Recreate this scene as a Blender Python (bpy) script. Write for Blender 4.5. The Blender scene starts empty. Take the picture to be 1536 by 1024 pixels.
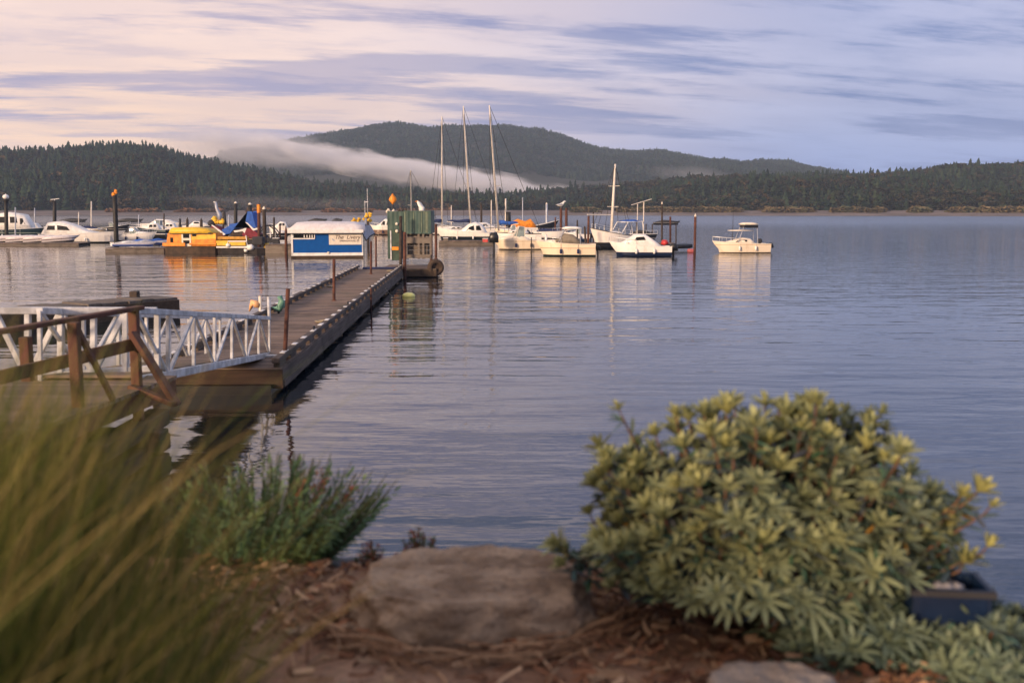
import bpy, math, random
import numpy as np
from mathutils import Vector, Matrix, noise as mnoise

random.seed(7); rng = np.random.default_rng(7)
S = bpy.context.scene
COL = S.collection
R = math.radians
# ------------------------------------------------------------------ camera frame
F = 1493.0; HC = 3.8; PITCH = R(7.517)
fw = Vector((0, math.cos(PITCH), -math.sin(PITCH))); up = Vector((0, math.sin(PITCH), math.cos(PITCH)))
CAM = Vector((0, 0, HC))
def ray(px, py): return fw + Vector((1, 0, 0)) * ((px - 768) / F) + up * ((512 - py) / F)
def atz(px, py, z=0.0):
    d = ray(px, py); return CAM + d * ((z - HC) / d.z)
def aty(px, py, Y):
    d = ray(px, py); return CAM + d * (Y / d.y)
def depth(py): return atz(768, py, 0).y

# ------------------------------------------------------------------ mesh builder
class MB:
    def __init__(s): s.v = []; s.f = []; s.p = []
    def add(s, vs, fs):
        s.p.append((list(vs), list(fs)))
        b = len(s.v); s.v += [tuple(v) for v in vs]; s.f += [tuple(i + b for i in f) for f in fs]
    def box(s, c, d, M=None):
        c = Vector(c); h = [x / 2 for x in d]; vs = []
        for z in (-1, 1):
            for y in (-1, 1):
                for x in (-1, 1):
                    p = Vector((x * h[0], y * h[1], z * h[2]))
                    if M: p = M @ p
                    vs.append(c + p)
        s.add(vs, [(0, 2, 3, 1), (4, 5, 7, 6), (0, 1, 5, 4), (2, 6, 7, 3), (0, 4, 6, 2), (1, 3, 7, 5)]); return s
    def beam(s, a, b, w, h, upv=(0, 0, 1)):
        a = Vector(a); b = Vector(b); d = (b - a); L = d.length; d.normalize()
        u = Vector(upv)
        if abs(d.dot(u)) > .98: u = Vector((0, 1, 0))
        x = d.cross(u).normalized(); z = x.cross(d).normalized()
        M = Matrix((x, d, z)).transposed()
        return s.box((a + b) / 2, (w, L, h), M)
    def tube(s, pts, r, n=8, caps=True):
        pts = [Vector(p) for p in pts]; m = len(pts)
        if not hasattr(r, '__len__'): r = [r] * m
        rings = []
        for i, p in enumerate(pts):
            d = (pts[min(i + 1, m - 1)] - pts[max(i - 1, 0)]).normalized()
            u = Vector((0, 0, 1)) if abs(d.z) < .9 else Vector((0, 1, 0))
            x = d.cross(u).normalized(); y = x.cross(d)
            rings.append([p + (x * math.cos(2 * math.pi * k / n) + y * math.sin(2 * math.pi * k / n)) * r[i] for k in range(n)])
        return s.loft(rings, caps)
    def loft(s, rings, caps=True):
        n = len(rings[0]); vs = [p for r in rings for p in r]; fs = []
        for i in range(len(rings) - 1):
            for k in range(n):
                a = i * n + k; b = i * n + (k + 1) % n
                fs.append((a, b, b + n, a + n))
        if caps:
            fs.append(tuple(reversed(range(n)))); fs.append(tuple(range((len(rings) - 1) * n, len(rings) * n)))
        s.add(vs, fs); return s
    def ball(s, c, r, seg=10, rg=7, jit=0.0, sc=3.0):
        if not hasattr(r, '__len__'): r = (r, r, r)
        c = Vector(c); rings = []
        for i in range(1, rg):
            t = math.pi * i / rg
            ring = []
            for k in range(seg):
                a = 2 * math.pi * k / seg
                d = Vector((math.sin(t) * math.cos(a), math.sin(t) * math.sin(a), -math.cos(t)))
                q = 1 + (jit * mnoise.noise(d * sc + c) if jit else 0)
                ring.append(c + Vector((d.x * r[0], d.y * r[1], d.z * r[2])) * q)
            rings.append(ring)
        s.loft(rings, True); return s
    def prism(s, poly, y0, y1):          # poly: (x,z) outline, extruded along y
        n = len(poly)
        vs = [(x, y0, z) for x, z in poly] + [(x, y1, z) for x, z in poly]
        s.add(vs, [tuple(range(n)), tuple(reversed(range(n, 2 * n)))] + [(i, i + n, (i + 1) % n + n, (i + 1) % n) for i in range(n)])
        return s
    def each(s, name, m, parent=None, smooth=False, world=False, bevel=0):
        for vs, fs in s.p:
            q = MB(); q.add(vs, fs); q.build(name, m, parent, smooth, world, bevel)
    def build(s, name, m, parent=None, smooth=False, world=False, bevel=0, kind=None):
        me = bpy.data.meshes.new(name)
        vs = s.v
        if world and parent is not None:
            o_ = parent.location; vs = [(a - o_.x, b - o_.y, c - o_.z) for a, b, c in vs]
        me.from_pydata(vs, [], s.f); me.update()
        me.materials.append(m)
        o = bpy.data.objects.new(name, me); COL.objects.link(o)
        import bmesh
        bm = bmesh.new(); bm.from_mesh(me); bmesh.ops.recalc_face_normals(bm, faces=bm.faces); bm.to_mesh(me); bm.free()
        if smooth: me.polygons.foreach_set('use_smooth', [True] * len(me.polygons))
        if parent is not None: o.parent = parent
        if bevel:
            b = o.modifiers.new('bevel', 'BEVEL'); b.width = bevel; b.segments = 2; b.limit_method = 'ANGLE'
        if kind: o['kind'] = kind
        return o

def tag(o, label, cat, group=None):
    o['label'] = label; o['category'] = cat
    if group: o['group'] = group
    return o
def thing(name, label, cat, loc=(0, 0, 0), rz=0, group=None):
    o = bpy.data.objects.new(name, None); COL.objects.link(o); o.empty_display_size = .2
    o.location = loc; o.rotation_euler = (0, 0, rz)
    return tag(o, label, cat, group)
def copy_tree(o, parent=None):
    c = o.copy(); COL.objects.link(c)
    if parent is not None: c.parent = parent
    for ch in list(o.children): copy_tree(ch, c)
    return c
def np_mesh(name, V, Fc, m, cols=None, parent=None, kind=None, smooth=False):
    """V (n,3), Fc (k,3|4) arrays; cols (n,3) colour of each vertex"""
    me = bpy.data.meshes.new(name); k = Fc.shape[1]
    me.vertices.add(len(V)); me.vertices.foreach_set('co', V.astype(np.float32).ravel())
    me.loops.add(Fc.size); me.loops.foreach_set('vertex_index', Fc.astype(np.int32).ravel())
    me.polygons.add(len(Fc)); me.polygons.foreach_set('loop_start', np.arange(0, Fc.size, k, dtype=np.int32))
    me.polygons.foreach_set('loop_total', np.full(len(Fc), k, dtype=np.int32))
    if smooth: me.polygons.foreach_set('use_smooth', np.ones(len(Fc), dtype=bool))
    me.update(calc_edges=True)
    if cols is not None:
        a = me.color_attributes.new('tint', 'FLOAT_COLOR', 'POINT')
        c4 = np.ones((len(V), 4), dtype=np.float32); c4[:, :3] = cols
        a.data.foreach_set('color', c4.ravel())
    me.materials.append(m)
    o = bpy.data.objects.new(name, me); COL.objects.link(o)
    if parent is not None: o.parent = parent
    if kind: o['kind'] = kind
    return o

# ------------------------------------------------------------------ materials
def newmat(name):
    m = bpy.data.materials.new(name); m.use_nodes = True; nt = m.node_tree
    return m, nt, nt.nodes['Principled BSDF']
def mixc(nt, fac, a, b, mode='MIX'):
    n = nt.nodes.new('ShaderNodeMix'); n.data_type = 'RGBA'; n.blend_type = mode
    for sock, v in ((n.inputs[0], fac), (n.inputs[6], a), (n.inputs[7], b)):
        if isinstance(v, (int, float)): sock.default_value = v
        elif isinstance(v, tuple): sock.default_value = (*v, 1)
        else: nt.links.new(v, sock)
    return n.outputs[2]
def mth(nt, op, a, b=None, c=None, clamp=False):
    n = nt.nodes.new('ShaderNodeMath'); n.operation = op; n.use_clamp = clamp
    for i, v in enumerate((a, b, c)):
        if v is None: continue
        if isinstance(v, (int, float)): n.inputs[i].default_value = v
        else: nt.links.new(v, n.inputs[i])
    return n.outputs[0]
def coords(nt, kind='Object', scale=(1, 1, 1), rot=(0, 0, 0)):
    t = nt.nodes.new('ShaderNodeTexCoord'); mp = nt.nodes.new('ShaderNodeMapping')
    mp.inputs['Scale'].default_value = scale; mp.inputs['Rotation'].default_value = rot
    nt.links.new(t.outputs[kind], mp.inputs[0]); return mp.outputs[0]
def noise(nt, vec, scale, detail=4, rough=.55, out='Fac'):
    n = nt.nodes.new('ShaderNodeTexNoise'); n.inputs['Scale'].default_value = scale
    n.inputs['Detail'].default_value = detail; n.inputs['Roughness'].default_value = rough
    if vec is not None: nt.links.new(vec, n.inputs['Vector'])
    return n.outputs[out]
def ramp(nt, v, a, b, c0=(0, 0, 0), c1=(1, 1, 1)):
    n = nt.nodes.new('ShaderNodeMapRange'); n.interpolation_type = 'SMOOTHSTEP'
    nt.links.new(v, n.inputs[0]); n.inputs[1].default_value = a; n.inputs[2].default_value = b
    return n.outputs[0]
def bump(nt, bs, h, strength=.3, dist=.02):
    b = nt.nodes.new('ShaderNodeBump'); b.inputs['Strength'].default_value = strength; b.inputs['Distance'].default_value = dist
    nt.links.new(h, b.inputs['Height']); nt.links.new(b.outputs[0], bs.inputs['Normal']); return b

def plain(name, c, rough=.5, var=.25, sc=3.0, metal=0, bmp=.1, bsc=30, spec=.5):
    m, nt, bs = newmat(name)
    v = coords(nt)
    n = noise(nt, v, sc, 5, .6)
    dark = tuple(x * (1 - var) for x in c); lite = tuple(min(1, x * (1 + var * .4)) for x in c)
    nt.links.new(mixc(nt, ramp(nt, n, .35, .65), dark, lite), bs.inputs['Base Color'])
    bs.inputs['Roughness'].default_value = rough; bs.inputs['Metallic'].default_value = metal
    bs.inputs['Specular IOR Level'].default_value = spec
    if bmp: bump(nt, bs, noise(nt, v, bsc, 3), bmp, .01)
    return m
def wood(name, c, c2, axis=0, rough=.85, grain=1.0, board=None):
    m, nt, bs = newmat(name)
    sc = [14 * grain] * 3; sc[axis] = .9
    v = coords(nt, 'Object', tuple(sc)); n = noise(nt, v, 1.0, 6, .65)
    v2 = coords(nt); n2 = noise(nt, v2, .9, 4, .6)
    col = mixc(nt, ramp(nt, n, .3, .7), c, c2)
    dk = tuple(x * .45 for x in c)
    col = mixc(nt, mth(nt, 'MULTIPLY', ramp(nt, n2, .48, .7), .75), col, dk)
    if board:      # each board its own tone
        gi = nt.nodes.new('ShaderNodeNewGeometry')
        k = gi.outputs['Random Per Island']
        col = mixc(nt, mth(nt, 'MULTIPLY', k, board), col, tuple(x * .35 for x in c))
        sp = noise(nt, coords(nt), 7, 3, .7)
        col = mixc(nt, mth(nt, 'MULTIPLY', ramp(nt, sp, .70, .74), .6), col, (.55, .53, .48))
        col = mixc(nt, mth(nt, 'MULTIPLY', ramp(nt, noise(nt, coords(nt), .35, 4, .6), .52, .66), .45), col, (.05, .055, .03))
    nt.links.new(col, bs.inputs['Base Color']); bs.inputs['Roughness'].default_value = rough
    bump(nt, bs, n, .5, .008); return m
def hullmat(name, c, low=(.012, .016, .03), zl=.22, stripe=None, zs=None):
    """painted hull with boot topping below zl metres above the water and grime above it"""
    m, nt, bs = newmat(name)
    t = nt.nodes.new('ShaderNodeTexCoord'); sx = nt.nodes.new('ShaderNodeSeparateXYZ'); nt.links.new(t.outputs['Object'], sx.inputs[0])
    z = sx.outputs[2]
    v = coords(nt, 'Object', (1.2, 1.2, .35)); n = noise(nt, v, 2.5, 5, .65)
    col = mixc(nt, mth(nt, 'MULTIPLY', ramp(nt, n, .5, .75), .45), c, tuple(x * f for x, f in zip(c, (.62, .55, .45))))
    if stripe:
        a = mth(nt, 'GREATER_THAN', z, zs[0]); b = mth(nt, 'LESS_THAN', z, zs[1])
        col = mixc(nt, mth(nt, 'MULTIPLY', a, b), col, stripe)
    col = mixc(nt, mth(nt, 'LESS_THAN', z, zl), col, low)
    nt.links.new(col, bs.inputs['Base Color']); bs.inputs['Roughness'].default_value = .28
    return m
def tinted(name, rough=.6, var=.3, sc=20, trans=0.0, spec=.3):
    m, nt, bs = newmat(name)
    a = nt.nodes.new('ShaderNodeAttribute'); a.attribute_name = 'tint'
    n = noise(nt, coords(nt), sc, 3)
    k = mth(nt, 'MULTIPLY_ADD', n, var * 2, 1 - var)
    hv = nt.nodes.new('ShaderNodeHueSaturation'); nt.links.new(a.outputs['Color'], hv.inputs['Color']); nt.links.new(k, hv.inputs['Value'])
    nt.links.new(hv.outputs[0], bs.inputs['Base Color'])
    bs.inputs['Roughness'].default_value = rough; bs.inputs['Specular IOR Level'].default_value = spec
    if trans:
        tr = nt.nodes.new('ShaderNodeBsdfTranslucent'); nt.links.new(hv.outputs[0], tr.inputs[0])
        mx = nt.nodes.new('ShaderNodeMixShader'); mx.inputs[0].default_value = trans
        nt.links.new(bs.outputs[0], mx.inputs[1]); nt.links.new(tr.outputs[0], mx.inputs[2])
        nt.links.new(mx.outputs[0], nt.nodes['Material Output'].inputs[0])
    return m

M = {}
M['white'] = plain('white gelcoat', (.78, .76, .72), .3, .12)
M['cream'] = plain('cream gelcoat', (.74, .66, .54), .35, .12)
M['paint'] = plain('grey white painted steel', (.55, .56, .58), .5, .35, 4)
M['black'] = plain('black plastic', (.012, .012, .014), .35, .3)
M['dark'] = plain('dark canvas', (.03, .03, .035), .8, .3)
M['glass'] = plain('dark cabin glass', (.012, .015, .018), .08, .1, bmp=0)
M['paleglass'] = plain('pale windscreen', (.22, .27, .26), .12, .3, bmp=0)
M['bluecanvas'] = plain('blue canvas', (.02, .10, .42), .75, .3)
M['navy'] = plain('navy canvas', (.01, .022, .09), .8, .3)
M['maroon'] = plain('maroon canvas', (.19, .02, .035), .8, .3)
M['grey'] = plain('grey canvas', (.20, .17, .13), .85, .3)
M['chrome'] = plain('aluminium', (.6, .6, .6), .35, .2, metal=.6)
M['mast'] = plain('pale painted spar', (.72, .66, .58), .45, .15)
M['yellow'] = plain('yellow paint', (.78, .47, .03), .5, .2)
M['orange'] = plain('orange paint', (.80, .26, .012), .5, .3)
M['red'] = plain('red plastic', (.45, .03, .03), .45, .2)
M['teal'] = plain('green plastic', (.13, .30, .22), .5, .2)
M['bluewall'] = plain('blue clapboard paint', (.001, .075, .30), .7, .1, spec=.2)
M['roof'] = plain('pale metal roof', (.70, .66, .66), .45, .12)
M['silver'] = plain('galvanised sheet', (.42, .45, .52), .4, .25, metal=.2)
M['rust'] = plain('rusty steel pile', (.10, .035, .02), .8, .55, 6, bmp=.4)
M['pile'] = plain('black tarred pile', (.014, .013, .012), .6, .4, 5, bmp=.4)
M['oldpile'] = plain('old timber pile', (.05, .035, .026), .85, .5, 5, bmp=.5)
M['rope'] = plain('rope', (.35, .30, .22), .9, .2)
M['buoy'] = plain('yellow green buoy', (.85, .80, .25), .45, .15)
M['tyre'] = plain('tyre rubber', (.02, .018, .016), .8, .3)
M['deckwood'] = wood('weathered deck boards', (.16, .108, .08), (.31, .225, .175), 0, board=.6)
M['curb'] = wood('dock edge timber', (.06, .043, .034), (.13, .098, .08), 1)
M['wetwood'] = wood('wet dark timber', (.045, .028, .018), (.085, .055, .035), 1)
M['redwood'] = wood('brown stained timber', (.085, .030, .019), (.14, .056, .036), 2)
M['barnwood'] = wood('grey brown planks', (.13, .105, .085), (.22, .185, .15), 0)
M['logwood'] = wood('old float timber', (.085, .07, .058), (.17, .14, .115), 0)

# ------------------------------------------------------------------ world
def make_world():
    w = bpy.data.worlds.new('World'); S.world = w; w.use_nodes = True; nt = w.node_tree
    bg = nt.nodes['Background']
    sky = nt.nodes.new('ShaderNodeTexSky'); sky.sky_type = 'NISHITA'; sky.sun_disc = False
    sky.sun_elevation = SUN_EL; sky.sun_rotation = SUN_ROT; sky.air_density = 1.2; sky.dust_density = 2
    skyc = nt.nodes.new('ShaderNodeVectorMath'); skyc.operation = 'SCALE'; skyc.inputs['Scale'].default_value = .10
    nt.links.new(sky.outputs[0], skyc.inputs[0])
    t = nt.nodes.new('ShaderNodeTexCoord'); d = t.outputs['Generated']
    sx = nt.nodes.new('ShaderNodeSeparateXYZ'); nt.links.new(d, sx.inputs[0]); x, y, z = sx.outputs
    zc = mth(nt, 'MAXIMUM', z, 0.0)
    az = mth(nt, 'ARCTAN2', x, y)
    # cloud sheet overhead: flatten direction on a plane, clouds stretched east-west
    den = mth(nt, 'ADD', zc, .10)
    cx = mth(nt, 'DIVIDE', x, den); cy = mth(nt, 'DIVIDE', y, den)
    def vec(sx_, sy_, ox, oy):
        c = nt.nodes.new('ShaderNodeCombineXYZ')
        nt.links.new(mth(nt, 'MULTIPLY_ADD', cx, sx_, ox), c.inputs[0]); nt.links.new(mth(nt, 'ADD', mth(nt, 'MULTIPLY_ADD', cy, sy_, oy), mth(nt, 'MULTIPLY', cx, -.22 * sy_)), c.inputs[1])
        return c.outputs[0]
    n1 = noise(nt, vec(.5, .9, 3.1, 1.7), 1.0, 8, .55)
    n2 = noise(nt, vec(.50, 1.55, 9.6, 4.3), 1.0, 9, .62)
    n3 = noise(nt, vec(1.6, 3.2, 1.0, 14.0), 1.0, 9, .65)
    warm = ramp(nt, mth(nt, 'MULTIPLY_ADD', n1, -.30, az), .20, -.52)      # 1 towards the left
    low = ramp(nt, zc, .26, .02)
    hi = ramp(nt, zc, .20, .50)
    lit = mixc(nt, warm, (.43, .45, .65), (1.0, .74, .61))
    lit = mixc(nt, mth(nt, 'MULTIPLY', mth(nt, 'MULTIPLY', ramp(nt, zc, .17, .07), warm), .85), lit, (1.0, .67, .46))
    lit = mixc(nt, mth(nt, 'MULTIPLY', mth(nt, 'MULTIPLY', ramp(nt, zc, .13, .04), mth(nt, 'SUBTRACT', 1.0, warm)), .75), lit, (.21, .31, .62))
    sh = mixc(nt, warm, (.13, .19, .42), (.36, .32, .47))
    f1 = ramp(nt, n2, .47, .585); f2 = ramp(nt, n3, .48, .66); f3 = ramp(nt, n1, .42, .60)
    cov = mth(nt, 'ADD', mth(nt, 'MULTIPLY', f1, .68), mth(nt, 'MULTIPLY', f3, .28))
    cov = mth(nt, 'ADD', cov, mth(nt, 'MULTIPLY', f2, .25), clamp=True)
    col = mixc(nt, cov, lit, sh)
    up_c = mixc(nt, f1, mixc(nt, warm, (.54, .54, .68), (1.0, .75, .65)), (.17, .24, .40))
    col = mixc(nt, hi, col, up_c)
    # the clear sky shows a little through the sheet
    col = mixc(nt, .92, skyc.outputs[0], col)
    # soft bright overcast behind the camera comes from the same sheet
    nt.links.new(col, bg.inputs[0]); bg.inputs[1].default_value = 1.0

SUN_EL = R(12); SUN_AZ = R(218)          # compass-like: 0 = +Y, clockwise; sun behind and to the left
SUN_ROT = SUN_AZ
make_world()
sd = bpy.data.lights.new('sun', 'SUN'); sd.energy = 3.8; sd.angle = R(9); sd.color = (1.0, .70, .46)
so = bpy.data.objects.new('sun', sd); COL.objects.link(so)
sdir = Vector((math.sin(SUN_AZ) * math.cos(SUN_EL), math.cos(SUN_AZ) * math.cos(SUN_EL), math.sin(SUN_EL)))
so.rotation_euler = (-sdir).to_track_quat('-Z', 'Y').to_euler(); so.location = sdir * 50 + Vector((0, 0, 20))

cd = bpy.data.cameras.new('camera'); co = bpy.data.objects.new('camera', cd); COL.objects.link(co); S.camera = co
co.location = CAM; co.rotation_euler = (math.pi / 2 - PITCH, 0, 0)
cd.sensor_width = 36; cd.lens = 36 * F / 1536; cd.clip_end = 20000; cd.clip_start = .05
cd.dof.use_dof = True; cd.dof.focus_distance = 75; cd.dof.aperture_fstop = 2.0

# ------------------------------------------------------------------ water
def water():
    m, nt, bs = newmat('sea water')
    bs.inputs['Base Color'].default_value = (.004, .010, .018, 1); bs.inputs['IOR'].default_value = 2.1
    bs.inputs['Specular IOR Level'].default_value = .55
    t = nt.nodes.new('ShaderNodeTexCoord'); P = t.outputs['Object']
    def mp(s, rot=0.0):
        q = nt.nodes.new('ShaderNodeMapping'); q.inputs['Scale'].default_value = s; q.inputs['Rotation'].default_value = (0, 0, rot)
        nt.links.new(P, q.inputs[0]); return q.outputs[0]
    sx = nt.nodes.new('ShaderNodeSeparateXYZ'); nt.links.new(P, sx.inputs[0])
    swell = noise(nt, mp((.16, .55, 1), .06), 1.0, 2, .5)
    mid = noise(nt, mp((.45, 1.5, 1), -.05), 1.0, 3, .55)
    fine = noise(nt, mp((2.2, 6.0, 1), .10), 1.0, 3, .6)
    patch = ramp(nt, noise(nt, mp((.012, .03, 1)), 1.0, 4, .6), .38, .64)
    side = ramp(nt, sx.outputs[0], -8, 50)              # the open side of the bay is rippled by wind
    far = ramp(nt, sx.outputs[1], 25, 110)
    rip = mth(nt, 'ADD', mth(nt, 'MULTIPLY', mth(nt, 'MULTIPLY', side, far), 1.3), mth(nt, 'MULTIPLY', patch, .16))
    h = mth(nt, 'MULTIPLY', swell, .065)
    h = mth(nt, 'ADD', h, mth(nt, 'MULTIPLY', mth(nt, 'MULTIPLY', mid, .115), mth(nt, 'ADD', rip, .16)))
    h = mth(nt, 'ADD', h, mth(nt, 'MULTIPLY', mth(nt, 'MULTIPLY', fine, .006), mth(nt, 'ADD', rip, .25)))
    nt.links.new(mth(nt, 'MULTIPLY_ADD', ramp(nt, sx.outputs[1], 90, 420), .20, .03), bs.inputs['Roughness'])
    b = bump(nt, bs, h, 1.0, 1.0)
    # sheet, finer near the camera
    mb = MB(); mb.add([(-4500, -40, 0), (4500, -40, 0), (4500, 1100, 0), (-4500, 1100, 0)], [(0, 1, 2, 3)])
    mb.build('water', m, kind='structure')
water()

# ------------------------------------------------------------------ near bank
def shore_y(x):      # where the bank meets the water
    left = max(0.0, min(1.0, (-3.3 - x) / 2.2))
    return 8.2 + 4.6 * (left * left * (3 - 2 * left)) + .35 * mnoise.noise(Vector((x * .8, 0, 0)))
def bank_z(x, y):
    e = 4.0 + (shore_y(x) - 8.2) * .5; s = shore_y(x)
    z = 2.36
    if y > e:
        t = (y - e) / (s - e); z = 2.36 * (1 - t) if t < 1.6 else 2.36 * -.6
    elif y > e - .5: z = 2.36 - .0 * y
    if x > 1.1 and y > 3.25: z = min(z, 2.36 - min(1, (x - 1.1) / .35) * (y - 3.25) * .75)
    z += .05 * mnoise.noise(Vector((x * .9, y * .9, 3))) + .018 * mnoise.noise(Vector((x * 5, y * 5, 7)))
    return z
def bank():
    xs = np.concatenate([np.linspace(-60, -8, 30), np.linspace(-7.8, -2, 40), np.linspace(-1.95, 2.2, 150), np.linspace(2.4, 8, 30), np.linspace(9, 60, 30)])
    ys = np.concatenate([np.linspace(-12, 1.5, 12), np.linspace(1.6, 4.6, 120), np.linspace(4.8, 16, 50)])
    V = np.array([(x, y, bank_z(x, y)) for y in ys for x in xs]); nx = len(xs)
    Fc = np.array([(j * nx + i, j * nx + i + 1, (j + 1) * nx + i + 1, (j + 1) * nx + i) for j in range(len(ys) - 1) for i in range(nx - 1)])
    m, nt, bs = newmat('reddish bare earth')
    v = coords(nt); n = noise(nt, v, 2.2, 6, .6); n2 = noise(nt, v, 28, 5, .7); n3 = noise(nt, v, 130, 2)
    c = mixc(nt, ramp(nt, n, .3, .7), (.26, .13, .068), (.44, .265, .16))
    c = mixc(nt, mth(nt, 'MULTIPLY', ramp(nt, n2, .5, .68), .6), c, (.05, .026, .016))
    c = mixc(nt, mth(nt, 'MULTIPLY', ramp(nt, n3, .6, .72), .5), c, (.36, .25, .18))
    nt.links.new(c, bs.inputs['Base Color']); bs.inputs['Roughness'].default_value = .95
    bump(nt, bs, mth(nt, 'ADD', n2, mth(nt, 'MULTIPLY', n3, .3)), .8, .03)
    np_mesh('ground', V, Fc, m, kind='structure', smooth=True)
bank()

# ------------------------------------------------------------------ far hills and forest
def interp(pts, x): return float(np.interp(x, [p[0] for p in pts], [p[1] for p in pts]))
def skyline_h(px, py, Rr):      # height of a point seen at pixel py at range Rr
    a = ray(px, py); return HC + a.z / math.hypot(a.x, a.y) * Rr
def px_az(px): a = ray(px, 315); return math.atan2(a.x, a.y)
HILLS = {
 'near_hill': dict(r0=790, rc=1200, th=16, pts=[(-500, 268), (-300, 254), (-150, 246), (0, 242), (60, 242), (120, 238), (190, 231), (230, 235), (300, 252), (360, 262), (430, 275), (520, 293), (620, 306), (720, 314), (850, 318), (1000, 320)]),
 'mountain': dict(r0=1480, rc=2400, th=11, pts=[(0, 300), (150, 270), (300, 240), (400, 222), (450, 212), (500, 203), (560, 193), (600, 190), (650, 196), (700, 194), (760, 193), (800, 200), (850, 212), (900, 226), (950, 230), (1000, 232), (1050, 240), (1110, 246), (1180, 245), (1220, 256), (1280, 268), (1400, 290), (1600, 300)]),
 'right_hill': dict(r0=735, rc=1300, th=15, pts=[(560, 320), (700, 318), (800, 312), (880, 303), (960, 292), (1050, 282), (1120, 277), (1180, 275), (1240, 276), (1300, 273), (1380, 269), (1440, 267), (1500, 269), (1560, 270), (1700, 274), (1850, 283), (2000, 294)]),
}
def hill_z(h, az, r, px):
    H = skyline_h(px, interp(h['pts'], px), h['rc'])
    r0, rc = h['r0'], h['rc']
    if r <= rc:
        t = max(0, (r - r0) / (rc - r0)); z = H * (t ** .8 if False else (1 - (1 - t) ** 1.5))
    else:
        t = (r - rc) / 500; z = H * max(0, 1 - t * t)
    f = min(1, max(0, (r - r0) / 150)) * max(0, min(1, (rc - r) / 100))
    x, y = r * math.sin(az), r * math.cos(az)
    z += f * (14 * mnoise.noise(Vector((x / 160, y / 160, 1))) + 7 * mnoise.noise(Vector((x / 60, y / 60, 5))))
    return z
def hills():
    m, nt, bs = newmat('forest floor')
    n = noise(nt, coords(nt), .02, 5); nt.links.new(mixc(nt, n, (.012, .016, .008), (.035, .028, .014)), bs.inputs['Base Color'])
    bs.inputs['Roughness'].default_value = 1
    for name, h in HILLS.items():
        p0, p1 = h['pts'][0][0], h['pts'][-1][0]
        pxs = np.linspace(p0, p1, 150); rs = np.concatenate([[h['r0'] - 15], np.linspace(h['r0'], h['rc'] + 480, 60)])
        V = []
        for r in rs:
            for px in pxs:
                az = px_az(px); V.append((r * math.sin(az), r * math.cos(az), hill_z(h, az, r, px) if r >= h['r0'] else -1.5))
        nx = len(pxs)
        Fc = np.array([(j * nx + i, j * nx + i + 1, (j + 1) * nx + i + 1, (j + 1) * nx + i) for j in range(len(rs) - 1) for i in range(nx - 1)])
        np_mesh(name, np.array(V), Fc, m, kind='structure', smooth=True)
hills()

def tree_protos():
    out = []
    for k in range(6):        # conifers
        r_ = np.random.default_rng(100 + k); V = []; Fc = []
        tiers = 5
        for t in range(tiers):
            z0 = .12 + .17 * t; z1 = z0 + .26 + (.06 if t == tiers - 1 else 0); rad = .23 * (1 - t / tiers) ** .85 + .03
            b = len(V); n = 7
            off = r_.normal(0, .012, 2)
            V.append((off[0], off[1], min(z1, 1.0)))
            for i in range(n):
                a = 2 * math.pi * (i + r_.random() * .5) / n; q = rad * r_.uniform(.55, 1.3)
                V.append((q * math.cos(a), q * math.sin(a), z0 + r_.uniform(-.05, .05)))
            for i in range(n): Fc.append((b, b + 1 + i, b + 1 + (i + 1) % n))
        V.append((0, 0, 0)); V.append((.02, 0, 0)); V.append((0, .02, .5)); Fc.append((len(V) - 3, len(V) - 2, len(V) - 1))
        out.append((np.array(V), np.array(Fc)))
    for k in range(6):        # broadleaf crowns: many loose leaf clumps round an uneven crown
        r_ = np.random.default_rng(200 + k); V = []; Fc = []
        for c in range(24):
            d = r_.normal(size=3); d /= np.linalg.norm(d); rr = r_.uniform(.65, 1.0)
            c0 = np.array([d[0] * .33 * rr, d[1] * .33 * rr, .58 + d[2] * .38 * rr])
            s_ = r_.uniform(.11, .2); b = len(V)
            q = r_.normal(size=(4, 3)); q /= np.linalg.norm(q, axis=1)[:, None]
            for i in range(4): V.append(c0 + q[i] * s_)
            Fc += [(b, b + 1, b + 2), (b, b + 2, b + 3), (b, b + 3, b + 1)]
        V.append((0, 0, 0)); V.append((.03, 0, 0)); V.append((0, .03, .5)); Fc.append((len(V) - 3, len(V) - 2, len(V) - 1))
        out.append((np.array(V), np.array(Fc)))
    return out
PROTO = tree_protos()
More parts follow.
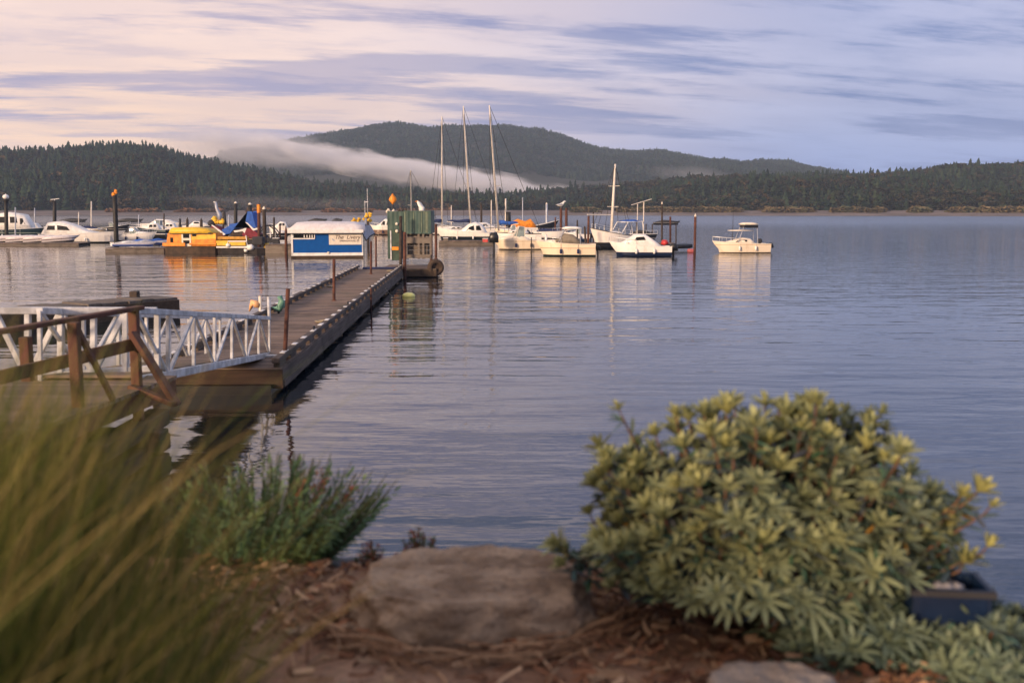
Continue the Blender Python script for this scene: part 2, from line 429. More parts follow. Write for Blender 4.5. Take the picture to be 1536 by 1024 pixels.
def forest(name, h, N, pcon, cols_c, cols_b, size, px_lo, px_hi, rlo=None, rhi=None, wide=1.0):
    VV = []; FF = []; CC = []; base = 0
    rlo = rlo or h['r0'] + 6; rhi = rhi or h['rc'] + 25
    for i in range(N):
        px = rng.uniform(px_lo, px_hi); az = px_az(px); r = math.sqrt(rng.uniform(rlo ** 2, rhi ** 2))
        z = hill_z(h, az, r, px)
        if z < .4: continue
        x, y = r * math.sin(az), r * math.cos(az)
        clump = mnoise.noise(Vector((x / 90, y / 90, 11)))
        con = rng.random() < pcon + clump * .45
        k = int(rng.integers(0, 6)) + (0 if con else 6)
        V, Fc = PROTO[k]; sz = size * rng.uniform(.6, 1.25) * (1.15 if con else .78)
        a = rng.uniform(0, 6.28); ca, sa = math.cos(a), math.sin(a); wd = sz * wide * (rng.uniform(.75, 1.1) if con else rng.uniform(1.0, 1.5))
        P = np.empty_like(V); P[:, 0] = (V[:, 0] * ca - V[:, 1] * sa) * wd + x; P[:, 1] = (V[:, 0] * sa + V[:, 1] * ca) * wd + y; P[:, 2] = V[:, 2] * sz + z - 1
        cs = cols_c if con else cols_b; c = np.array(cs[int(rng.integers(0, len(cs)))]) * rng.uniform(.6, 1.4)
        VV.append(P); FF.append(Fc + base); base += len(V)
        CC.append(np.tile(c, (len(V), 1)) * rng.uniform(.75, 1.25, (len(V), 1)))
    return np_mesh(name, np.concatenate(VV), np.concatenate(FF), M['foliage_far'], np.concatenate(CC), kind='stuff')
M['foliage_far'] = tinted('far foliage', .9, .25, .05, spec=.1)
CON = [(.018, .032, .016), (.022, .036, .020), (.028, .040, .02), (.014, .026, .016)]
BRL = [(.060, .048, .022), (.075, .05, .022), (.045, .05, .022), (.05, .036, .02), (.10, .062, .022)]
tag(forest('forest', HILLS['near_hill'], 17000, .26, CON, [(.040, .038, .02), (.05, .038, .02), (.03, .038, .02), (.035, .028, .018), (.07, .048, .022)], 12.5, -260, 950), 'misty dark conifer and mixed wood on the near left hill', 'forest')
tag(forest('forest', HILLS['mountain'], 21000, .22, CON, [(.018, .036, .022), (.015, .034, .02), (.030, .034, .020)], 9.5, 330, 1330, rlo=1700, wide=1.25), 'dark green wood covering the tall mountain behind the masts', 'forest')
tag(forest('forest', HILLS['right_hill'], 18000, .14, CON, [(.034, .040, .022), (.042, .038, .022), (.026, .040, .022), (.034, .030, .02), (.06, .045, .022), (.024, .040, .024)], 12, 680, 1750), 'mixed autumn wood on the long low ridge at the right', 'forest')

def shore_band(name, label, r, pa, pb, N, cols, s0, s1):       # scrub along the far beach
    VV = []; FF = []; CC = []; base = 0
    for i in range(N):
        px = rng.uniform(pa, pb)
        if mnoise.noise(Vector((px / 55, 3, r))) < -.12: continue
        az = px_az(px); rr = r + rng.uniform(-3, 10); V, Fc = PROTO[6 + int(rng.integers(0, 6))]
        sz = rng.uniform(s0, s1); x, y = rr * math.sin(az), rr * math.cos(az)
        P = np.empty_like(V); P[:, 0] = V[:, 0] * sz * 2.6 + x; P[:, 1] = V[:, 1] * sz * 2 + y; P[:, 2] = V[:, 2] * sz + .1
        c = np.array(cols[int(rng.integers(0, len(cols)))]) * rng.uniform(.7, 1.3)
        VV.append(P); FF.append(Fc + base); base += len(V); CC.append(np.tile(c, (len(V), 1)))
    tag(np_mesh(name, np.concatenate(VV), np.concatenate(FF), M['foliage_far'], np.concatenate(CC), kind='stuff'), label, 'shrubs')
shore_band('shore_scrub', 'orange brown scrub along the far left beach', 776, 150, 720, 600, [(.24, .12, .06), (.18, .10, .05), (.10, .08, .045)], 2.5, 5.5)
shore_band('shore_scrub', 'tan and olive scrub along the far right beach', 722, 860, 1560, 800, [(.17, .13, .07), (.14, .11, .06), (.10, .10, .05)], 2, 6.5)
def beach():
    m = plain('pale beach gravel', (.17, .13, .11), .95, .3, .05, bmp=0)
    for r, pa, pb, lab in ((752, -500, 790, ''), (698, 560, 2000, '')):
        V = []; pxs = np.linspace(pa, pb, 120)
        for px in pxs:
            az = px_az(px); n = 5 * mnoise.noise(Vector((px / 40, 0, 0)))
            for dr, z in ((-6 + n, -.3), (2 + n, .8), (45, 3.6)):
                V.append(((r + dr) * math.sin(az), (r + dr) * math.cos(az), z))
        Fc = np.array([(3 * i + k, 3 * i + 3 + k, 3 * i + 4 + k, 3 * i + 1 + k) for i in range(119) for k in (0, 1)])
        np_mesh('beach', np.array(V), Fc, m, kind='structure')
beach()

# ------------------------------------------------------------------ air
def volume_mat(name, dens, col, aniso=.0):
    m = bpy.data.materials.new(name); m.use_nodes = True; nt = m.node_tree; nt.nodes.remove(nt.nodes['Principled BSDF'])
    v = nt.nodes.new('ShaderNodeVolumePrincipled'); v.inputs['Color'].default_value = (*col, 1); v.inputs['Density'].default_value = dens
    v.inputs['Anisotropy'].default_value = aniso
    nt.links.new(v.outputs[0], nt.nodes['Material Output'].inputs['Volume']); return m, nt, v
hz, _, _ = volume_mat('pale air', .00014, (.62, .78, 1.0))
mb = MB(); mb.box((0, 1450, 135), (6400, 3300, 275)); o = mb.build('haze', hz, kind='stuff')
tag(o, 'thin pale haze over the bay and the far hills', 'haze')
def fog(name, label, px0, py0, px1, py1, Rr, thick, deep, dens, seed, wisp=.5):
    a = aty(px0, py0, Rr); b = aty(px1, py1, Rr); c = (a + b) / 2; L = (b - a).length / 2
    mb = MB(); mb.ball((0, 0, 0), 1.0, 24, 16)
    m, nt, v = volume_mat('fog volume', 1, (.97, .96, .97), .0)
    t = nt.nodes.new('ShaderNodeTexCoord'); ln = nt.nodes.new('ShaderNodeVectorMath'); ln.operation = 'LENGTH'
    nv = coords(nt, 'Object', (L / 45, deep / 45, thick / 13)); nz = nt.nodes.new('ShaderNodeTexNoise'); nt.links.new(nv, nz.inputs[0])
    nz.inputs['Scale'].default_value = 1; nz.inputs['Detail'].default_value = 4; nz.noise_dimensions = '4D'; nz.inputs['W'].default_value = seed
    nz.inputs['Roughness'].default_value = .6
    nt.links.new(t.outputs['Object'], ln.inputs[0])
    r = ln.outputs['Value']
    e = mth(nt, 'SUBTRACT', mth(nt, 'SUBTRACT', 1.0, r), mth(nt, 'MULTIPLY', mth(nt, 'SUBTRACT', nz.outputs['Fac'], .42), wisp * 2))
    d = mth(nt, 'MULTIPLY', ramp(nt, e, -.05, .85), dens)
    nt.links.new(d, v.inputs['Density'])
    o = mb.build(name, m, kind='stuff'); o.location = c; o.scale = (L, deep, thick)
    o.rotation_euler = (0, -math.atan2(b.z - a.z, b.x - a.x), 0)
    tag(o, label, 'fog')
fog('fog_bank', 'white fog bank lying across the foot of the mountain', 240, 191, 1070, 338, 1165, 19, 70, .12, 1.0, .85)
fog('fog_bank', 'thin fog drifting over the left hill top against the sky', 170, 196, 560, 244, 1200, 32, 50, .035, 5.0, .6)
fog('fog_bank', 'faint patch of mist on the wooded slope above the anchored boat', 960, 255, 1120, 268, 1480, 16, 40, .006, 9.0)

fog('fog_bank', 'faint low mist along the foot of the left hill', -150, 300, 760, 308, 772, 8, 24, .006, 3.0, .5)

# ------------------------------------------------------------------ boat kit (local: bow +x, waterline z = 0)
def hull_rings(L, B, fs, fb, rake=.5, d=.35, flare=.12, n=14, full=.45):
    rings = []
    for i in range(n + 1):
        t = i / n; x = -L / 2 + L * t * (1 - 0.0)
        b = B / 2 * (1 - max(0, (t - full) / (1 - full)) ** 2.3) * (.88 + .12 * min(1, t / .3)); b = max(b, .02)
        zs = fs + (fb - fs) * t ** 1.8
        cut = max(0, (t - .7) / .3) ** 2
        xk = x - rake * cut * .9
        bb = b * (1 - flare * 1.5 - .5 * cut)
        bb = max(bb, .015)
        zch = .08 + .25 * cut * fb
        rings.append([(xk - .1 * cut, 0, -d + cut * d * .8), (xk, bb, zch), (x - rake * cut * .3, b * .97, zs * .72), (x, b, zs), (x, -b, zs), (x - rake * cut * .3, -b * .97, zs * .72), (xk, -bb, zch)])
    return rings
def body(mb, secs, zb, n=5):         # rounded superstructure lofted along x; secs: (x, halfwidth, height)
    rings = []
    for x, w, h in secs:
        h = max(h, .01)
        prof = [(1, 0), (.97, .55), (.9, .85), (.6, .98), (0, 1.0)]
        pts = [(x, w * a, zb + h * b) for a, b in prof] + [(x, -w * a, zb + h * b) for a, b in reversed(prof[:-1])]
        rings.append(pts)
    mb.loft(rings); return mb
def side_window(mb, poly, wfun, both=True):
    for s in ((1, -1) if both else (1,)):
        vs = []
        for off in (-.01, .025):
            for x, z in poly: vs.append((x, s * (wfun(x) + off), z))
        n = len(poly)
        mb.add(vs, [tuple(range(n)), tuple(range(n, 2 * n))] + [(i, (i + 1) % n, (i + 1) % n + n, i + n) for i in range(n)])
def outboard(par, x, z, s=1.0, cowl='black'):
    mb = MB(); body(mb, [(x - .30 * s, .13 * s, .3 * s), (x - .15 * s, .2 * s, .5 * s), (x + .12 * s, .18 * s, .46 * s), (x + .22 * s, .12 * s, .3 * s)], z)
    e = mb.build('outboard_motor', M[cowl], par, True)
    m2 = MB(); m2.tube([(x, 0, z + .05), (x - .06 * s, 0, -.25)], [.09 * s, .06 * s], 6); m2.build('drive_leg', M['black'], e)
    return e
def place(px0, px1, yw, bow, yaw):
    D = depth(yw); c = aty((px0 + px1) / 2, yw, D); L = (px1 - px0) * D / F / max(.3, math.cos(yaw))
    rz = (math.pi if bow == 'L' else 0) + yaw
    return Vector((c.x, c.y, 0)), L, rz
def motorboat(name, label, px0, px1, yw, bow='L', yaw=0., fs=.7, fb=1.1, B=None, hm=None, cabin=None, win=None, top=None, canvas=None, motor=None, rail=True, group='motorboats moored at the marina', cm='white', shield=None, cat='motorboat', extra=None):
    loc, L, rz = place(px0, px1, yw, bow, yaw)
    t = thing(name, label, cat, loc, rz, group); B = B or L * .34
    mb = MB(); mb.loft(hull_rings(L, B, fs, fb, rake=L * .12)); mb.build('hull', hm, t)
    g = MB()
    rg = hull_rings(L, B, fs, fb, rake=L * .12)
    for s in (3, 4): g.tube([Vector(r[s]) + Vector((0, 0, .02)) for r in rg], .035, 5)
    g.build('gunwale', M[cm], t)
    hl = L / 2
    zd = lambda u: fs + (fb - fs) * u ** 1.8
    if cabin:            # list of (u, halfwidth fraction, height above deck)
        mb = MB(); body(mb, [(-hl + L * u, B / 2 * w, h + .1) for u, w, h in cabin], zd(cabin[0][0]) - .06)
        cb = mb.build('cabin', M[cm], t, True)
        wf = lambda x: float(np.interp(x, [-hl + L * u for u, w, h in cabin], [B / 2 * w for u, w, h in cabin])) * .97
        if win:
            wm = MB()
            for poly in win: side_window(wm, [(-hl + L * u, zd(cabin[0][0]) + z) for u, z in poly], wf)
            wm.each('window', M['glass'], cb)
    if shield:           # (u0,u1,h) raked windscreen with frame
        u0, u1, h = shield; mb = MB(); z0 = zd(u0)
        body(mb, [(-hl + L * (u0 - .10), B * .30, h * .95), (-hl + L * u0, B * .33, h), (-hl + L * u1, B * .30, .04)], z0); ws = mb.build('windscreen', M['paleglass'], t)
        fr = MB()
        for s in (1, -1):
            fr.tube([(-hl + L * (u0 - .1), s * B * .31, z0), (-hl + L * (u0 - .1), s * B * .29, z0 + h * .95), (-hl + L * u0, s * B * .31, z0 + h), (-hl + L * u1, s * B * .31, z0 + .04)], .03, 5)
            fr.tube([(-hl + L * (u0 * .5 + u1 * .5), s * B * .33, z0), (-hl + L * (u0 + .01), s * B * .32, z0 + h)], .025, 5)
        fr.each('frame', M[cm], ws)
    if top:              # (u0,u1,z,thick,material)
        u0, u1, z, th, mm = top; mb = MB(); body(mb, [(-hl + L * u0, B * .3, th * .6), (-hl + L * (u0 * .7 + u1 * .3), B * .36, th), (-hl + L * (u0 * .2 + u1 * .8), B * .34, th), (-hl + L * u1, B * .28, th * .5)], z)
        rf = mb.build('hardtop', M[mm], t, True)
        ps = MB()
        for s in (1, -1):
            ps.tube([(-hl + L * (u0 + .03), s * B * .3, z + .02), (-hl + L * (u0 + .01), s * B * .36, fs)], .03, 5)
            ps.tube([(-hl + L * (u1 - .05), s * B * .3, z + .02), (-hl + L * (u1 + .06), s * B * .34, fs + .15)], .03, 5)
        ps.each('post', M['chrome'], t)
    if canvas:
        u, mm = canvas; mb = MB(); body(mb, [(-hl + L * a, B / 2 * w, h) for a, w, h in u], fs - .02); mb.build('canvas_cover', M[mm], t, True)
    if rail:
        mb = MB()
        for s in (1, -1):
            pts = [(r[3][0], s * r[3][1] * .93, r[3][2] + .42) for r in rg[8:]]; mb.tube(pts, .02, 5)
            for r in rg[8::2]: mb.tube([(r[3][0], s * r[3][1] * .95, r[3][2]), (r[3][0], s * r[3][1] * .93, r[3][2] + .42)], .016, 4)
        mb.build('bow_rail', M['chrome'], t)
    side = 1 if bow == 'L' else -1
    for u in ((.3, .62) if L > 4.5 else (.4,)):
        q = MB(); rr = rg[int(u * 14)]; yy = side * (rr[3][1] + .09); q.tube([(rr[3][0], yy, .22), (rr[3][0], yy, .28), (rr[3][0], yy, .56), (rr[3][0], yy, .62)], [.04, .1, .1, .04], 8); q.tube([(rr[3][0], yy, .62), (rr[3][0], yy - side * .08, rr[3][2] + .04)], .012, 4)
        q.build('fender', M['white' if len(label) % 2 else 'navy'], t, True)
    if motor: outboard(t, -hl - .15, fs * .55, *motor)
    if extra: extra(t, L, B, hl)
    return t
def stays(par, top, feet, r=.026):
    for f in feet:
        mb = MB(); mb.tube([top, f], r, 4); mb.build('stay', M['dark'], par)
def mast_set(t, xm, zd, H, lean, r=.10, boom=None, cover='navy', L=8, B=2.4, spread=True):
    """mast leaning in local x"""
    mb = MB(); top = Vector((xm + lean, 0, zd + H)); base = Vector((xm, 0, zd - .1))
    mb.tube([base, base.lerp(top, .5), top], [r, r * .9, r * .6], 8); m = mb.build('mast', M['mast'], t, True)
    if spread:
        s = MB()
        for f in (.38, .68): p = base.lerp(top, f); s.tube([p + Vector((0, -B * .35, 0)), p, p + Vector((0, B * .35, 0))], .03, 4)
        p = base.lerp(top, .36); s.tube([p + Vector((-.6, 0, .1)), p], .03, 4)
        s.each('spreader', M['mast'], m)
    stays(t, top, [(L * .48, 0, zd + .1), (-L * .48, 0, zd), (xm, B * .45, zd), (xm, -B * .45, zd), (xm - 1.2, B * .45, zd), (xm + 1.0, -B * .45, zd)])
    if boom:
        x1, zb = boom
        b = MB(); b.tube([(xm, 0, zb), (xm + x1, 0, zb + .05)], .06, 6); bo = b.build('boom', M['mast'], t)
        if cover: b = MB(); b.tube([(xm + x1 * k, 0, zb + .16 + .06 * math.sin(k * 9)) for k in (0.03, .2, .4, .6, .8, .97)], [.3, .26, .22, .2, .16, .08], 7); b.build('sail_cover', M[cover], bo, True)
def sailboat(label, px0, px1, yw, bow='L', yaw=0., fs=.8, fb=1.2, B=None, hm=None, mast_px=None, mast_top=None, mast_foot=None, boom=None, cover='navy', cm='white', r=.1):
    loc, L, rz = place(px0, px1, yw, bow, yaw)
    t = thing('sailboat', label, 'sailboat', loc, rz, 'sailboats moored at the marina'); B = B or L * .28
    mb = MB(); rg = hull_rings(L, B, fs, fb, rake=L * .14, d=.4, full=.35); mb.loft(rg); mb.build('hull', hm, t)
    g = MB()
    for s in (3, 4): g.tube([Vector(q[s]) + Vector((0, 0, .02)) for q in rg], .04, 5)
    g.build('toe_rail', M['dark'], t)
    c = MB(); body(c, [(-L * .22, B * .28, .3), (-L * .1, B * .33, .5), (L * .12, B * .28, .48), (L * .24, B * .16, .12)], fs); cb = c.build('cabin', M[cm], t, True)
    w = MB()
    for a in (-.12, -.02, .07): side_window(w, [(L * a, fs + .2), (L * (a + .05), fs + .2), (L * (a + .05), fs + .34), (L * a, fs + .34)], lambda x: B * .30)
    w.each('window', M['glass'], cb)
    lf = MB()
    for s in (1, -1):
        for q in rg[1:-1:2]: lf.tube([(q[3][0], s * q[3][1] * .95, q[3][2]), (q[3][0], s * q[3][1] * .95, q[3][2] + .55)], .018, 4)
        lf.tube([(q[3][0], s * q[3][1] * .95, q[3][2] + .55) for q in rg[1:-1:2]], .012, 4)
    lf.build('lifeline', M['chrome'], t)
    D = loc.y; zdk = fs + .45
    sgn = -1 if bow == 'L' else 1
    a = aty(mast_foot[0], mast_foot[1], D); b = aty(mast_top[0], mast_top[1], D)
    xm = (a.x - loc.x) * sgn; lean = (b.x - a.x) * sgn
    mast_set(t, xm, zdk, b.z - zdk, lean, r, (-L * .42, fs + 1.15) if boom is None else boom, cover, L, B)
    return t

HM = {
 'white_navy': hullmat('white hull navy bottom', (.80, .77, .74), zl=.34, low=(.008, .018, .05)),
 'white_black': hullmat('white hull black bottom', (.80, .76, .70), zl=.16, low=(.01, .012, .014)),
 'cream': hullmat('cream hull', (.78, .64, .47), zl=.14, low=(.02, .035, .035), stripe=(.35, .2, .1), zs=(.66, .70)),
 'cream2': hullmat('cream hull thin bottom', (.78, .64, .47), zl=.07, low=(.02, .02, .02), stripe=(.3, .2, .12), zs=(.78, .81)),
 'cream3': hullmat('pale cream hull', (.78, .67, .52), zl=.05, low=(.05, .03, .02), stripe=(.4, .22, .1), zs=(.7, .73)),
 'navy': hullmat('dark navy hull', (.012, .03, .04), zl=.1, low=(.02, .02, .02), stripe=(.3, .35, .3), zs=(.75, .82)),
 'black': hullmat('black hull', (.012, .012, .014), zl=.1, low=(.012, .012, .012), stripe=(.5, .48, .45), zs=(.5, .56)),
 'yellow': hullmat('orange yellow hull', (.75, .36, .02), zl=.22, low=(.03, .02, .015)),
 'brown': hullmat('white over brown hull', (.16, .10, .07), zl=.1, low=(.02, .02, .02), stripe=(.75, .7, .62), zs=(.75, 1.6)),
}
# anchored boat on the right
def ex_anchor(t, L, B, hl):
    mb = MB(); mb.box((-hl + L * .36, 0, 2.35), (L * .26, B * .7, .26)); mb.build('black_side_curtain', M['black'], t, bevel=.05)
    mb = MB(); mb.tube([(-hl + L * .66, .2, .9), (-hl + L * .66, .2, 4.4)], [.03, .015], 5); mb.build('antenna', M['black'], t)
    mb = MB(); body(mb, [(-hl + L * .32, B * .3, .08), (-hl + L * .5, B * .32, .1), (-hl + L * .72, B * .22, .06)], 1.95); mb.build('lower_canopy', M['cream'], t, True)
    mb = MB(); mb.ball((-hl + L * .18, .3, 1.05), (.25, .2, .25), 8, 6); mb.build('seat', M['dark'], t, True)
motorboat('motorboat', 'cream motorboat with two-tier canopy anchored alone on open water', 1068, 1153, 379, 'L', .08, .78, 1.02, hm=HM['cream3'], cabin=[(.28, .6, .12), (.36, .66, .45), (.5, .66, .52), (.62, .5, .34), (.84, .2, .05)], win=[[(.42, .2), (.62, .16), (.58, .3), (.5, .38), (.42, .36)]], top=(.22, .52, 2.5, .2, 'cream'), motor=(.95, 'black'), cm='cream', extra=ex_anchor, group='anchored boat')
# white cruiser, navy bottom
motorboat('motorboat', 'white cabin cruiser with navy bottom and raised cabin at the marina end', 914, 1006, 384, 'L', -.06, .78, 1.2, hm=HM['white_navy'], cabin=[(.18, .6, .1), (.30, .7, .55), (.42, .74, .95), (.6, .72, 1.0), (.74, .5, .5), (.9, .2, .05)], win=[[(.42, .55), (.60, .5), (.57, .78), (.45, .82)], [(.68, .22), (.74, .22), (.74, .30), (.68, .30)]], motor=(1.3, 'black'))
motorboat('motorboat', 'cream motorboat with grey cockpit canvas and small white hardtop', 804, 893, 384, 'L', -.1, .95, 1.25, hm=HM['cream'], cm='cream', cabin=[(.5, .7, .1), (.6, .66, .3), (.78, .5, .28), (.95, .15, .05)], canvas=([(.24, .66, .3), (.38, .74, .85), (.52, .74, .95), (.62, .66, .6), (.76, .5, .15)], 'grey'), top=(.24, .56, 2.25, .2, 'white'), motor=(.8, 'black'))
motorboat('motorboat', 'long cream motorboat with raked pale windscreen beside the canvas covered boat', 739, 818, 374, 'L', .08, .85, 1.0, hm=HM['cream2'], cm='cream', cabin=[(.3, .7, .1), (.42, .72, .42), (.62, .66, .5), (.8, .5, .34), (.97, .15, .06)], shield=(.5, .66, 1.35), motor=None, rail=False)
sw = motorboat('motorboat', 'white cruiser with arched cabin and black bottom along the dock behind the shed', 652, 735, 361, 'L', -.05, .95, 1.75, B=2.9, hm=hullmat('white hull deep black bottom', (.82, .77, .72), zl=.55, low=(.01, .015, .02)), cabin=[(.06, .5, .1), (.14, .66, 1.0), (.26, .7, 1.35), (.38, .66, 1.1), (.52, .5, .35), (.7, .4, .15)], win=[[(.14, .35), (.24, .35), (.24, .9), (.18, .95)], [(.27, .35), (.42, .3), (.36, .75), (.28, .95)]], motor=None)
# sailboats
sailboat('sailboat with leftmost tall mast and navy sail cover behind the green shed', 640, 720, 352, 'R', .03, hm=HM['white_black'], mast_foot=(663, 322), mast_top=(663, 175), cover='navy', r=.14)
sailboat('sailboat with the middle mast of the three tall masts', 676, 760, 352, 'R', -.05, hm=HM['white_black'], mast_foot=(706, 330), mast_top=(695, 159), cover='navy', r=.15)
sailboat('white sailboat whose tall mast rises furthest right of the three', 742, 812, 364, 'L', -.05, fs=1.0, fb=1.2, hm=HM['white_black'], mast_foot=(748, 350), mast_top=(734, 158), cover='bluecanvas', r=.12)
sailboat('small sailboat mostly hidden behind the green shed with one thin mast', 595, 660, 348, 'R', .05, hm=HM['brown'], mast_foot=(617, 325), mast_top=(616, 255), r=.09)
def s2():
    t = sailboat('white sailboat with short leaning mast and dark hull bottom behind the navy bottomed cruiser', 884, 950, 372, 'L', .55, fs=1.2, fb=2.0, B=2.6, hm=hullmat('white hull wide black bottom', (.8, .75, .68), zl=.6, low=(.012, .012, .014)), mast_foot=(917, 345), mast_top=(924, 246), boom=(3.0, 3.3), cover=None, r=.15)
    g = MB()
    for s in (1, -1):
        g.tube([(-.5, s * .9, 1.3), (-1.4, s * .9, 2.6), (-3.2, s * .9, 2.65), (-3.4, s * .9, 1.3)], .05, 6)
    g.tube([(-1.4, .9, 2.6), (-1.4, -.9, 2.6)], .05, 6); g.tube([(-3.2, .9, 2.65), (-3.2, -.9, 2.65)], .05, 6)
    f = g.build('windscreen_frame', M['white'], t)
    g = MB(); g.tube([(-3.6, .6, 1.3), (-3.6, .6, 4.6)], .05, 5); g.tube([(-3.6, -.4, 1.3), (-3.6, -.4, 4.4)], .05, 5); g.tube([(-4.6, .6, 4.9), (-2.4, .1, 4.3)], .04, 5)
    g.build('radar_arch', M['mast'], t)
    g = MB(); body(g, [(-3.2, .9, .1), (-2.4, .95, .25), (-1.5, .9, .1)], 2.6); g.build('spray_hood', M['bluecanvas'], t, True)
s2()
motorboat('motorboat', 'white motorboat with black windows behind the blue houseboat', 556, 600, 352, 'L', .05, 1.1, 1.5, hm=HM['brown'], cabin=[(.1, .6, .2), (.2, .7, 1.2), (.5, .7, 1.3), (.7, .5, .5), (.9, .2, .1)], win=[[(.2, .4), (.45, .4), (.42, 1.0), (.24, 1.0)], [(.5, .4), (.64, .4), (.56, 1.0), (.5, 1.0)]])
motorboat('motorboat', 'low white rowing hull with a long upswept bow in front of the twin pilings', 772, 838, 347, 'R', .1, .7, 2.0, hm=HM['black'], cabin=None, rail=False, cm='white')
motorboat('motorboat', 'white boat under an orange tarpaulin beside the black piling', 752, 806, 350, 'L', .05, .9, 1.1, hm=HM['white_black'], canvas=([(.05, .7, .5), (.2, .8, 1.5), (.35, .8, 1.1), (.55, .75, 1.5), (.75, .6, .9), (.92, .2, .2)], 'orange'), rail=False)
# left side of the marina
motorboat('motorboat', 'dark green hulled boat with a white wheelhouse canopy at far left', -14, 76, 358, 'R', .05, 1.2, 1.5, hm=HM['navy'], cabin=[(.10, .7, .2), (.16, .75, 2.1), (.36, .75, 2.3), (.62, .75, 2.0), (.70, .6, .9), (.74, .4, .1)], win=[[(.2, .9), (.32, .9), (.32, 1.7), (.2, 1.7)], [(.4, .9), (.52, .9), (.5, 1.7), (.4, 1.7)], [(.56, .7), (.64, .7), (.60, 1.5), (.56, 1.5)]], rail=True)
motorboat('motorboat', 'big white motorboat with an arched cabin roof left of the tall black piling', 66, 188, 364, 'R', .02, 1.0, 1.35, B=3.0, hm=HM['white_black'], cabin=[(.03, .7, .2), (.10, .8, 1.35), (.25, .8, 1.5), (.42, .76, 1.0), (.55, .6, .4), (.75, .3, .1)], win=[[(.10, .5), (.2, .5), (.2, 1.0), (.12, 1.0)], [(.23, .5), (.38, .45), (.34, .9), (.23, 1.05)]], rail=False)
motorboat('motorboat', 'low black racing hull under a cover right of the big white motorboat', 132, 252, 357, 'L', -.03, .55, .9, B=2.0, hm=HM['black'], canvas=([(.05, .7, .3), (.3, .8, .5), (.6, .7, .45), (.8, .5, .35), (.97, .1, .2)], 'dark'), rail=False, cm='white')
motorboat('motorboat', 'pale speedboat crowded behind the black racing hull', 196, 262, 351, 'L', .06, .9, 1.1, hm=HM['white_black'], cabin=[(.2, .6, .1), (.35, .7, .6), (.6, .6, .5), (.85, .3, .1)], shield=(.4, .55, 1.3), motor=(1.1, 'black'))
motorboat('motorboat', 'white speedboat with pale windscreen left of the yellow cabin boat', 214, 280, 343, 'R', -.04, 1.0, 1.3, hm=HM['white_black'], cabin=[(.2, .6, .1), (.35, .7, .9), (.6, .6, .8), (.85, .3, .1)], win=[[(.35, .4), (.55, .4), (.5, .7), (.38, .7)]], motor=(1.2, 'black'))
motorboat('motorboat', 'small white boat seen between the yellow cabin boat and the blue tarpaulin', 276, 322, 346, 'R', .04, .9, 1.2, hm=HM['white_black'], cabin=[(.2, .6, .1), (.35, .7, .8), (.6, .6, .7), (.85, .3, .1)], win=[[(.35, .4), (.55, .4), (.5, .7), (.38, .7)]])
motorboat('motorboat', 'small white boat with dark hoop frame left of the blue houseboat', 384, 436, 360, 'R', .04, .7, 1.0, hm=HM['black'], cabin=[(.5, .6, .1), (.6, .7, .5), (.75, .5, .4), (.9, .3, .1)], rail=False)
# distant boats near the horizon
for px0, px1, yw, lab in ((92, 131, 333, 'distant dark hulled boat afloat beyond the big white motorboat'), (176, 215, 333, 'distant dark hulled boat afloat right of the tall black piling'),
                          (463, 491, 333, 'distant black skiff seen over the left of the houseboat roof'), (498, 514, 333, 'small distant black skiff seen over the middle of the houseboat roof'),
                          (980, 1021, 337, 'distant dark flat boat between the thin poles right of the sailboat')):
    loc, L, rz = place(px0, px1, yw, 'R', .1)
    t = thing('rowing_boat', lab, 'rowing boat', loc, rz, 'distant boats on the bay')
    mb = MB(); mb.loft(hull_rings(L, L * .22, .7, 1.0, rake=L * .1)); mb.build('hull', HM['black'], t)
    g = MB(); body(g, [(-L * .4, L * .1, .1), (-L * .1, L * .11, .5), (L * .2, L * .09, .3), (L * .45, .1, .1)], .75); g.build('cover', M['dark'], t, True)
# dinghies lying bow-up on the float at far left
def dinghy():
    t = thing('dinghy', '', 'dinghy', (0, 0, 0), 0, 'white dinghies along the left float')
    mb = MB(); mb.loft(hull_rings(4.0, 1.35, .45, .62, rake=.7, d=.1)); mb.build('hull', hullmat('dinghy hull', (.74, .68, .66), zl=.1, low=(.08, .05, .04), stripe=(.13, .07, .07), zs=(.28, .36)), t)
    g = MB(); body(g, [(-1.9, .55, .1), (-.6, .6, .28), (.6, .5, .25), (1.8, .1, .1)], .45); g.build('cover', M['roof'], t, True)
    return t
dg = dinghy()
for i, (px, lab) in enumerate(((8, 'leftmost white dinghy on the long float at far left'), (34, 'white dinghy on the float below the dark green hulled boat'), (60, 'white dinghy on the float just left of the arched cabin motorboat'), (88, 'rightmost white dinghy on the float under the arched cabin motorboat'))):
    o = dg if i == 0 else copy_tree(dg)
    p = aty(px, 365, depth(367) + .5); o.location = (p.x, p.y + .8, .30); o.rotation_euler = (0, R(-4), R(18)); o['label'] = lab

# floats and docks in the marina
def slab_dock(label, px0, px1, yw, wid, h=.4, group=None, mat='logwood', name='floating_dock', rz=0.):
    D = depth(yw); a = aty(px0, yw, D); b = aty(px1, yw, D); L = b.x - a.x
    t = thing(name, label, 'dock', ((a.x + b.x) / 2, D + wid / 2, 0), rz, group)
    mb = MB(); n = int(L / .35)
    for i in range(n): mb.box((-L / 2 + (i + .5) * L / n, 0, h + random.uniform(-.006, .006)), (L / n * .94, wid, .06))
    mb.build('deck', M['deckwood'], t)
    mb = MB()
    for s in (-1, 1): mb.box((0, s * (wid / 2 - .06), h / 2 - .05), (L, .12, h - .02))
    for i in range(int(L / 2.4) + 1): mb.box((-L / 2 + .4 + i * (L - .8) / max(1, int(L / 2.4)), 0, h / 2 - .16), (.6, wid * .8, h - .1))
    mb.build('float_frame', M[mat], t)
    return t
G = 'floating docks of the marina'
slab_dock('long low dark dock under the dinghies at far left', -60, 118, 369, 3.0, .28, G)
